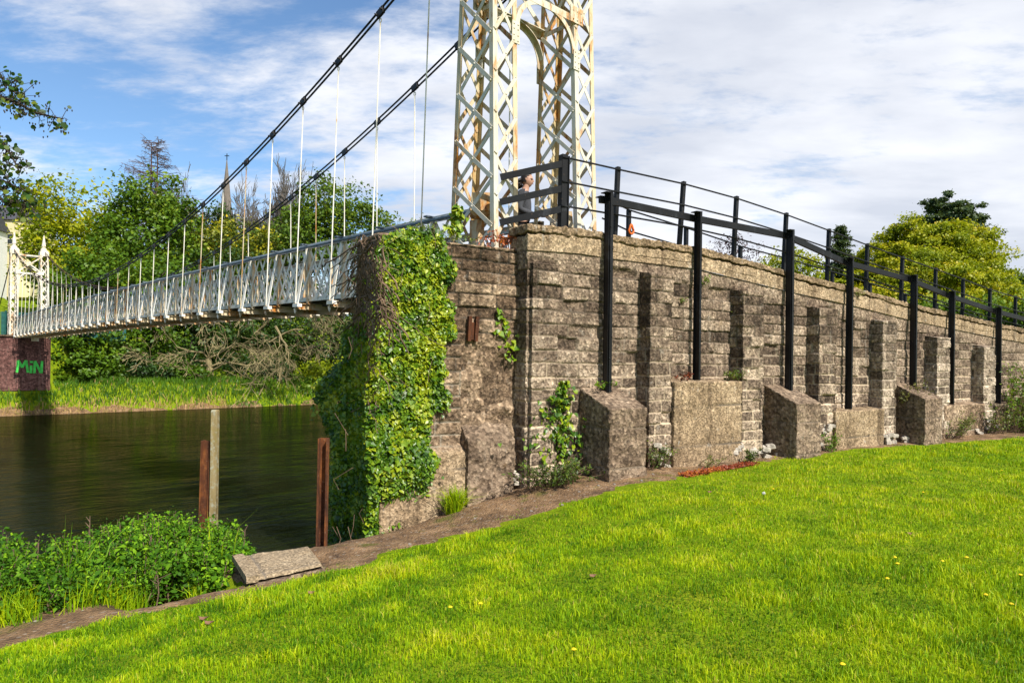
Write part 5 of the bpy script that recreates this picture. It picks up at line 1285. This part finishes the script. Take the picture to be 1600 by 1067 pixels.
# ------------------------------------------------------------------ nettles, slab, river posts
def nettles():
    def clump(name, label, cat, qr, n, hfun, leaf, mat, per, toner):
        C=[];T=[];S=[];m=MB(); c=qr[0]
        for (q,r) in qr:
            p = bp(q,r,0); z0 = float(gz(p.x,p.y)); H = hfun(q,r)*random.uniform(.82,1.08); e = Vector((p.x+random.gauss(0,.10),p.y+random.gauss(0,.10),z0+H)); p.z=z0-.05
            m.tube([p,p.lerp(e,.5)+Vector((random.gauss(0,.03),0,0)),e],[0.006,0.005,0.002],4,caps=False); pt_ = random.uniform(.45,1.2); ps_ = random.choice((.6,.8,1.0,1.35))
            for k in range(per):
                f = 0.25+0.75*random.random()**0.6; b=p.lerp(e,f); a=random.uniform(0,6.28); rr=random.uniform(.02,.15)*(1.15-.5*f)
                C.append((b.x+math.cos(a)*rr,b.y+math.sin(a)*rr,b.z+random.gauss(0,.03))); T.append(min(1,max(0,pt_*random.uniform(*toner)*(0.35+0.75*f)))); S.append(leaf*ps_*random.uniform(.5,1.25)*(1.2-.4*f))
        root = empty(name, bp(c[0],c[1],float(gz(*bp(c[0],c[1],0).xy))), label, cat)
        C=np.array(C); V = leaf_quads(C,np.array(S),np.tile(np.array([0.1,-.25,.85]),(len(C),1)),1.0,0.55,0.25)
        quads_mesh('leaves', V, np.array(T), mat, root); m.build('stem', M['stem_dead'], root)
    def top_h(vfun):
        def h(q,r):
            p = bp(q,r,0); z0 = float(gz(p.x,p.y)); a = p.x/p.y; u = 800+a*F*1.0; u = u-4
            v = np.interp(u,[-300,0,60,110,150,180,240,300,350,380,400],[845,842,846,850,838,822,814,812,826,852,900]) + vfun(q)
            zt = at(u,v,p.y).z; return max(0.12,min(1.9,zt-z0))
        return h
    pts = []
    while len(pts) < 300:
        q, r = random.uniform(-1.75,0.5), random.uniform(-8.2,-4.05); p = bp(q,r,0); u = 800+p.x/p.y*F
        if 125 < u < 386 and not (q < -1.45 and r > -5.15): pts.append((q,r))
    clump('nettle_bush','dense bright green nettle clump beside the concrete slab','plant',pts,0,top_h(lambda q: 72*max(0,min(1,(-0.7-q)/1.1))),0.060,M['lf_nettle'],95,(.10,1.0))
    pts = []
    while len(pts) < 300:
        q, r = random.uniform(-1.70,0.5), random.uniform(-11.5,-5.6); p = bp(q,r,0); u = 800+p.x/p.y*F
        if -420 < u < 185: pts.append((q,r))
    clump('wild_plants','mixed dark weeds and docks in the bottom left corner by the river','plant',pts,0,top_h(lambda q: 66*max(0,min(1,(-0.7-q)/1.1))),0.055,M['lf_nettle'],85,(.0,.85))
    # dry seed stems standing above the plants
    for i,(u,v,Y) in enumerate([(140,806,6.8),(236,835,6.4),(60,848,6.6),(246,898,5.9),(383,826,7.2)]):
        m = MB(); e = at(u,v,Y); b = Vector((e.x+random.gauss(-.04,.04),e.y,float(gz(e.x,e.y)))); m.tube([b,b.lerp(e,.6)+Vector((.02,0,0)),e],[.006,.005,.003],4)
        for k in range(6): p=b.lerp(e,.7+.05*k); m.tube([p,p+Vector((random.gauss(0,.04),random.gauss(0,.03),.05))],[.004,.002],3)
        o = m.build('dead_stalk', M['stem_dead'], None); tag(o,'dry brown seed stalk standing out of the nettles and weeds','plant','dead stalks among the nettles')
nettles()
def slab():
    root_px = [(376,868,6.63),(482,853,6.99),(504,881,6.40),(400,904,5.99)]
    c = [at(*p) for p in root_px]; cc = sum(c,Vector())/4; root = empty('concrete_slab', (cc.x,cc.y,cc.z-0.35), 'tilted concrete inspection slab at the edge of the river bank','concrete slab')
    # lid as a slightly displaced grid, raised lip on its lower side, set on a rough block
    n=40; P=np.zeros((n,n,3)); 
    for i in range(n):
        for j in range(n):
            a,b = i/(n-1), j/(n-1); p = (c[0]*(1-b)+c[1]*b)*(1-a)+(c[3]*(1-b)+c[2]*b)*a; P[i,j]=p
    wob=(fbm(P[...,0]*6,P[...,1]*6,131)-.5)*.02+(fbm(P[...,0]*30,P[...,1]*30,132)-.5)*.008
    P[...,2]+=wob
    for k in (0,1): 
        P[k,:,2]-=0.02*(1-k); P[-1-k,:,2]-=0.02*(1-k); P[:,k,2]-=0.02*(1-k); P[:,-1-k,2]-=0.02*(1-k)
    A_ = np.linspace(0,1,n)[:,None]*np.ones((1,n)); B_ = np.linspace(0,1,n)[None,:]*np.ones((n,1)); groove = np.exp(-((B_-0.13)/0.018)**2)+0.6*np.exp(-((A_-0.90)/0.018)**2)*(B_>.13); groove = groove*0.5; P[...,2] -= 0.012*groove; P[...,2] += 0.006*(B_>0.13)*(A_<0.9)
    z = np.zeros((n,n)); grid_mesh('lid', P, M['slab'], root, True, {'joint':groove,'tone':0.55+0.3*(fbm(P[...,0]*3,P[...,1]*3,133)-.5)})
    m=MB(); e=[p+(p-cc)*0.05 for p in c]; lo=[Vector((p.x+(p.x-cc.x)*.06,p.y+(p.y-cc.y)*.06,p.z-0.6)) for p in e]
    top=[Vector((p.x,p.y,p.z-0.045)) for p in e]; m.add(top+lo,[(0,1,2,3),(0,4,5,1),(1,5,6,2),(2,6,7,3),(3,7,4,0)]); o=m.build('base', M['aggregate'], root)
    a=o.data.attributes.new('tone','FLOAT','POINT'); a.data.foreach_set('value', np.full(8,.5,np.float32))
    m=MB(); d0=c[3]-c[0]; m.bar(c[0]+d0*0.02-Z*.005+(c[1]-c[0])*-.05, c[3]+(c[1]-c[0])*-.05, (c[1]-c[0]), 0.10, 0.06); o=m.build('kerb', M['slab'], root)
    a=o.data.attributes.new('tone','FLOAT','POINT'); a.data.foreach_set('value', np.full(8,.6,np.float32))
slab()
def river_posts():
    Y=9.4
    m=MB(); t0=at(336,640,Y-.1); b=Vector((t0.x-0.05,Y,float(gz(t0.x,Y))-.3)); n=7
    m.tube([b,b.lerp(t0,.5),t0-Z*.02,t0],[0.062,0.060,0.058,0.05],4); o=m.build('timber_post', M['wood']); tag(o,'lichen-covered square timber post standing behind the nettles','post')
    m=MB(); t0=at(324,688,Y-.02); b=Vector((t0.x-0.06,Y-.02,float(gz(t0.x,Y))-.3)); m.bar(b-Vector((.06,0,0)),t0-Vector((.06,0,0)),(0,1,0),0.12,0.014); m.bar(b+Vector((.05,0,0)),t0+Vector((.05,0,0)),(0,1,0),0.12,0.014)
    m.bar(b+Vector((0,-.03,0)),t0+Vector((0,-.03,0)),(1,0,0),0.11,0.014); o=m.build('steel_post', M['rust']); tag(o,'rusty steel channel post leaning against the timber post','post')
    Y=7.55; m=MB(); t0=at(507,684,Y); b=Vector((t0.x-.01,Y,float(gz(t0.x,Y))-.35)); 
    m.bar(b,t0,(1,0,0),0.085,0.014); 
    for s_ in (-1,1): m.bar(b+Vector((s_*.045,-.04,0)),t0+Vector((s_*.045,-.04,0)),(0,1,0),0.09,0.014)
    o=m.build('steel_post', M['rust']); tag(o,'rusty steel channel post standing against the ivy','post')
river_posts()

# ------------------------------------------------------------------ overhanging alder at the left
def alder():
    base = Vector((-8.6,7.6,float(gz(-8.6,7.6)))); root = empty('alder_tree', base, 'alder branches with round dark leaves reaching in at the upper left', 'tree')
    m = MB(); C=[];T=[];S=[]; random.seed(44); Y0=7.6
    m.tube([base-Z*.3, base+Vector((.1,0,2.0)), base+Vector((.3,.1,4.4)), base+Vector((.5,.1,7.0))],[0.20,0.16,0.12,0.05],8)
    def branch(px, lv, n, r):
        pts=[at(u,v,Y0+random.uniform(-.15,.15)) for u,v in px]; m.tube(pts,[r*(1-.8*i/(len(pts)-1)) for i in range(len(pts))],5)
        for i in range(n):
            f=(0.18+0.82*random.random()**0.8)*(len(pts)-1); k=min(int(f),len(pts)-2); p=pts[k].lerp(pts[k+1],f-k); e=p+Vector((random.gauss(0,.08),random.gauss(0,.08),random.gauss(-.01,.08)))*lv
            m.tube([p,p.lerp(e,.5)+Z*.012,e],[.0045,.0035,.0025],3,caps=False)
            for j in range(random.randint(1,2)): C.append(tuple(e+Vector((random.gauss(0,.03),random.gauss(0,.03),random.gauss(0,.03))))); T.append(random.random()**1.4); S.append(random.uniform(.042,.070))
            if random.random()<.75:
                for j in range(3): q=e+Vector((random.gauss(0,.03),0,random.gauss(-.03,.02))); m.tube([q,q-Z*.012,q-Z*.022],[.005,.007,.003],4)
    branch([(-260,90),(-120,120),(-30,142),(20,158),(60,178),(98,186)],0.9,70,.035)
    branch([(-120,120),(-50,110),(0,120),(28,150),(40,172)],1.1,75,.02)
    branch([(-260,180),(-120,190),(-40,205),(0,220),(18,245),(30,268)],.9,62,.03)
    branch([(-260,240),(-110,260),(-30,270),(10,285),(42,300)],1.2,75,.03)
    branch([(-110,260),(-40,285),(0,312),(24,318),(48,322)],1.1,70,.02)
    branch([(-260,120),(-150,150),(-80,200),(-40,240)],1.5,70,.03)
    branch([(-260,20),(-190,0),(-100,20),(-40,60)],1.6,70,.03)
    m.build('branches', M['bark_dark'], root)
    C=np.array(C); n=len(C); d=np.tile(np.array([.15,-.75,.35]),(n,1))+rng.normal(size=(n,3))*.55; d/=np.linalg.norm(d,axis=1,keepdims=True); t=rng.normal(size=(n,3)); t-=d*np.sum(t*d,axis=1,keepdims=True); t/=np.linalg.norm(t,axis=1,keepdims=True); b=np.cross(d,t); s=np.array(S)[:,None]
    V=np.stack([C+(t*math.cos(a)*.5+b*math.sin(a)*(.44 if abs(math.cos(a))<.9 else .4))*s+d*s*.06*abs(math.sin(a)) for a in np.arange(8)*math.pi/4],axis=1)
    quads_mesh('leaves', V, np.array(T), M['lf_alder'], root, 8)
alder()

# ------------------------------------------------------------------ lawn flowers and fallen leaves
def small_things():
    yel = simple('dandelion_yellow',(0.75,0.52,0.01),0.7,0.15,20,0); wht = simple('seed_head_white',(0.75,0.75,0.72),0.9,0.1,20,0); brn = simple('dead_leaf',(0.16,0.085,0.05),0.9,0.4,20,0)
    first=None
    for (u,v) in [(703,960),(750,954),(896,1028),(1398,880),(1510,880),(1472,886),(1386,914),(1402,890),(1540,940),(1594,908),(1316,1052),(1580,955),(1208,770),(1454,738),(1565,740),(1442,775)]:
        p=hit_ground(u,v)
        if first is None:
            m=MB(); m.cur=0; m.tube([p,p+Z*.045],[.003,.003],4); m.cur=1; m.tube([p+Z*.045,p+Z*.052,p+Z*.057],[.008,.015,.008],9)
            me_o=m.build('dandelion',[M['grass'],yel]); first=(me_o,p.copy()); o=me_o
        else: o=first[0].copy(); COL.objects.link(o); o.location=p-first[1]
        tag(o,'small yellow dandelion flower in the lawn','flower','dandelions dotted over the lawn')
    p=hit_ground(1193,786); m=MB(); m.tube([p,p+Z*.10],[.003,.003],4); o=m.build('dandelion_clock',[M['grass']]); 
    tag(o,'white dandelion seed head standing in the lawn','flower'); s=MB(); c=p+Z*.115
    for i in range(46):
        d=Vector((random.gauss(0,1),random.gauss(0,1),random.gauss(0,1))).normalized(); s.tube([c,c+d*.019],[.002,.004],3)
    s.build('seed_head',wht,o)
    first=None
    for (u,v) in [(486,931),(925,905),(1420,838),(317,972),(326,979),(1108,772)]:
        p=hit_ground(u,v)+Z*.035
        if first is None:
            m=MB(); vs=[p+Vector((math.cos(a)*.035*(1+.3*math.sin(3*a)),math.sin(a)*.025,.008*math.cos(2*a))) for a in np.linspace(0,6.28,10)[:-1]]; m.add(vs+[v-Z*.002 for v in vs],[tuple(range(9)),tuple(range(17,8,-1))]+[(i,9+i,9+(i+1)%9,(i+1)%9) for i in range(9)]); o=m.build('fallen_leaf',brn); first=(o,p.copy())
        else: o=first[0].copy(); COL.objects.link(o); o.location=p-first[1]
        tag(o,'curled brown dead leaf lying on the ground','leaf','dead leaves on the lawn and path')
    first=None
    wsh=simple('path_stone',(0.24,0.21,0.18),0.9,0.3,20,.4)
    for i,(u,v) in enumerate([(56,974),(40,976),(130,958),(905,770),(878,790),(935,760),(960,758),(830,800),(1002,752),(742,812),(640,852),(250,944),(300,940),(1020,742)]):
        p=hit_ground(u,v)+Z*.012
        if first is None: m=MB(); rock(m,p,.022,5,.6); o=m.build('pebble',wsh); first=(o,p.copy())
        else: o=first[0].copy(); COL.objects.link(o); o.location=p-first[1]
        tag(o,'small grey stone lying on the soil path','stone','loose stones on the soil')
small_things()

# ------------------------------------------------------------------ the woman walking off the bridge
def skin(name, verts, edges, radii, mat, parent=None, sub=2, root=0):
    me=bpy.data.meshes.new(name); me.from_pydata([tuple(v) for v in verts],edges,[]); o=link_mesh(name,me,mat,parent)
    o.modifiers.new('s','SKIN'); sv=me.skin_vertices[0].data
    for i,r in enumerate(radii): sv[i].radius=(r,r) if isinstance(r,(int,float)) else r; sv[i].use_root=(i==root)
    m=o.modifiers.new('d','SUBSURF'); m.levels=sub; m.render_levels=sub
    dg=bpy.context.evaluated_depsgraph_get(); ev=o.evaluated_get(dg); nm=bpy.data.meshes.new_from_object(ev); o.modifiers.clear(); old=o.data; o.data=nm
    nm.polygons.foreach_set('use_smooth',np.ones(len(nm.polygons),bool)); bpy.data.meshes.remove(old); return o
def woman():
    base=bp(-0.45,-0.13,deck_z(0)+0.05); fw_=(-BB*0.80+BP*0.60).normalized(); lf=Z.cross(fw_)   # faces the land end, turned a little to the right
    P=lambda f,l,h: base+fw_*f+lf*l+Z*h
    sk=simple('skin',(0.42,0.24,0.17),0.55,0.08,20,0); hair=simple('dark_hair',(0.018,0.013,0.012),0.45,0.4,30,.3); top=simple('grey_jumper',(0.055,0.058,0.068),0.95,0.2,40,.4); leg=simple('black_trousers',(0.012,0.012,0.015),0.9,0.3,20,.2); shoe=simple('grey_shoes',(0.06,0.06,0.065),0.7,0.2,20,0)
    root=empty('person',base,'woman in a grey jumper walking off the bridge holding a black camera','person')
    v=[P(0,0,.92),P(.01,0,1.12),P(.02,0,1.32),P(.02,0,1.42),P(.05,0,1.50),P(.06,0,1.58)]; e=[(0,1),(1,2),(2,3),(3,4),(4,5)]; r=[.12,.115,.12,.062,.052,.06]
    def add(pt,frm,rad): v.append(pt); e.append((frm,len(v)-1)); r.append(rad); return len(v)-1
    for s in (-1,1):
        a=add(P(.01,s*.17,1.375),2,.055); a=add(P(-.02,s*.215,1.11),a,.040); a=add(P(.20,s*.10,1.05),a,.030); w_=add(P(.255,s*.055,1.06),a,.024)
        for k in range(4): f1=add(P(.30+.004*k,s*(.05-.016*k)+.0,1.075-.014*k),w_,.0095); add(P(.312,s*(.02-.014*k),1.07-.014*k),f1,.008)
        th=add(P(.285,s*.045,1.095),w_,.010); add(P(.305,s*.02,1.10),th,.0085)
        st=.20*s; a=add(P(.0,s*.085,.86),0,.085); a=add(P(st*.6+.03,s*.085,.48),a,.058); a=add(P(st-.05,s*.08,.09),a,.040); add(P(st+.11,s*.085,.035),a,.034)
    body=skin('body',v,e,r,sk,root)
    # head with brow, nose, chin; then hair, glasses
    h=MB(); n1,n2=18,24; hc=P(.065,0,1.605); vs=[]; fs=[]
    for i in range(n1+1):
        th=math.pi*i/n1
        for j in range(n2):
            ph=2*math.pi*j/n2; fx=math.sin(th)*math.cos(ph); ly=math.sin(th)*math.sin(ph); uz=math.cos(th)
            rx,ry,rz=.092,.072,.115
            if uz<-.2: rx*=1-.18*(-uz-.2)*(1 if fx<0 else .35); ry*=1-.35*(-uz-.2)
            fr=max(0,fx)
            nose=.022*math.exp(-((ly/.20)**2))*math.exp(-(((uz+.16)/.17)**2))*fr; eye=-.008*math.exp(-(((abs(ly)-.40)/.2)**2))*math.exp(-(((uz-.02)/.13)**2))*fr; lip=.006*math.exp(-((ly/.35)**2))*math.exp(-(((uz+.52)/.08)**2))*fr; chin=.008*math.exp(-((ly/.4)**2))*math.exp(-(((uz+.82)/.16)**2))*fr
            vs.append(hc+fw_*(fx*rx+nose+eye+lip+chin)+lf*(ly*ry)+Z*(uz*rz))
    for i in range(n1):
        for j in range(n2): fs.append((i*n2+j,(i+1)*n2+j,(i+1)*n2+(j+1)%n2,i*n2+(j+1)%n2))
    h.add(vs,fs)
    for s in (-1,1): h.tube([hc+lf*s*.070-fw_*.002+Z*.02,hc+lf*s*.080-fw_*.012+Z*.012,hc+lf*s*.072-fw_*.002-Z*.03],[.008,.014,.007],6)
    h.build('head',sk,root,True)
    g=MB()
    for s in (-1,1): g.tube([hc+fw_*.060+lf*s*.038+Z*.002,hc+fw_*.088+lf*s*.034+Z*.008],[.012,.012],7); g.tube([hc+fw_*.085+lf*s*.045+Z*.012,hc+fw_*.0+lf*s*.075+Z*.02],.003,4)
    g.tube([hc+fw_*.093-lf*.02+Z*.012,hc+fw_*.093+lf*.02+Z*.012],.003,4); g.build('glasses',hair,root)
    m=MB(); m.tube([hc+fw_*.088+lf*.022-Z*.060,hc+fw_*.094-Z*.059,hc+fw_*.088-lf*.022-Z*.060],[.003,.006,.003],6); m.build('mouth',simple('lips',(0.36,0.12,0.11),.5,.1,20,0),root)
    k=MB(); vs=[];fs=[]
    for i in range(13):
        th=math.pi*.62*i/12
        for j in range(24):
            ph=2*math.pi*j/24; fx=math.sin(th)*math.cos(ph); ly=math.sin(th)*math.sin(ph); uz=math.cos(th); cut=max(0,fx)
            if i>5 and fx>.15: fx_,ly_,uz_=fx*.80,ly*.9,max(uz,.42)
            else: fx_,ly_,uz_=fx,ly,uz
            q=1.13; vs.append(hc-fw_*.008+fw_*fx_*.092*q+lf*ly_*.074*q+Z*(uz_*.115*1.10+.006))
    for i in range(12):
        for j in range(24): fs.append((i*24+j,(i+1)*24+j,(i+1)*24+(j+1)%24,i*24+(j+1)%24))
    k.add(vs,fs)
    for i in range(30):                                       # hair blown back
        a=hc-fw_*.085+lf*random.gauss(0,.035)+Z*random.uniform(-.09,.03); L=random.uniform(.08,.20); k.tube([a,a-fw_*L*.5+lf*random.gauss(0,.02)-Z*.03,a-fw_*L+lf*random.gauss(0,.03)-Z*random.uniform(.05,.16)],[.016,.012,.003],4)
    k.build('hair',hair,root,True)
    v=[P(0,0,.90),P(.01,0,1.12),P(.02,0,1.31),P(.025,0,1.41),P(.045,0,1.465)]; e=[(0,1),(1,2),(2,3),(3,4)]; r=[.142,.135,.142,.085,.062]
    for s in (-1,1):
        a=add(P(.01,s*.175,1.37),2,.072); a=add(P(-.02,s*.225,1.11),a,.056); add(P(.19,s*.105,1.052),a,.042)
    skin('jumper',v,e,r,top,root)
    v=[P(0,0,.93)]; e=[]; r=[.135]
    for s in (-1,1):
        st=.20*s; a=add(P(.0,s*.085,.84),0,.10); a=add(P(st*.6+.03,s*.085,.48),a,.075); add(P(st-.045,s*.08,.11),a,.056)
    skin('trousers',v,e,r,leg,root)
    for s in (-1,1):
        st=.20*s; m=MB(); m.tube([P(st-.09,s*.083,.05),P(st+.02,s*.083,.055),P(st+.15,s*.085,.035)],[.045,.05,.032],8); m.build('shoe',shoe,root,True)
    c=MB(); c.box(P(.315,0,1.075),fw_*.03,lf*.06,Z*.042); c.tube([P(.335,0,1.075),P(.40,0,1.07)],[.034,.032],10); c.box(P(.31,0,1.125),fw_*.02,lf*.025,Z*.012)
    o=c.build('camera_body',M['black'],None); tag(o,'small black camera held in the walking woman\'s hands','camera')
    for ob in list(bpy.data.objects):
        if ob.name=='camera_body': ob.name='handheld_camera'
woman()
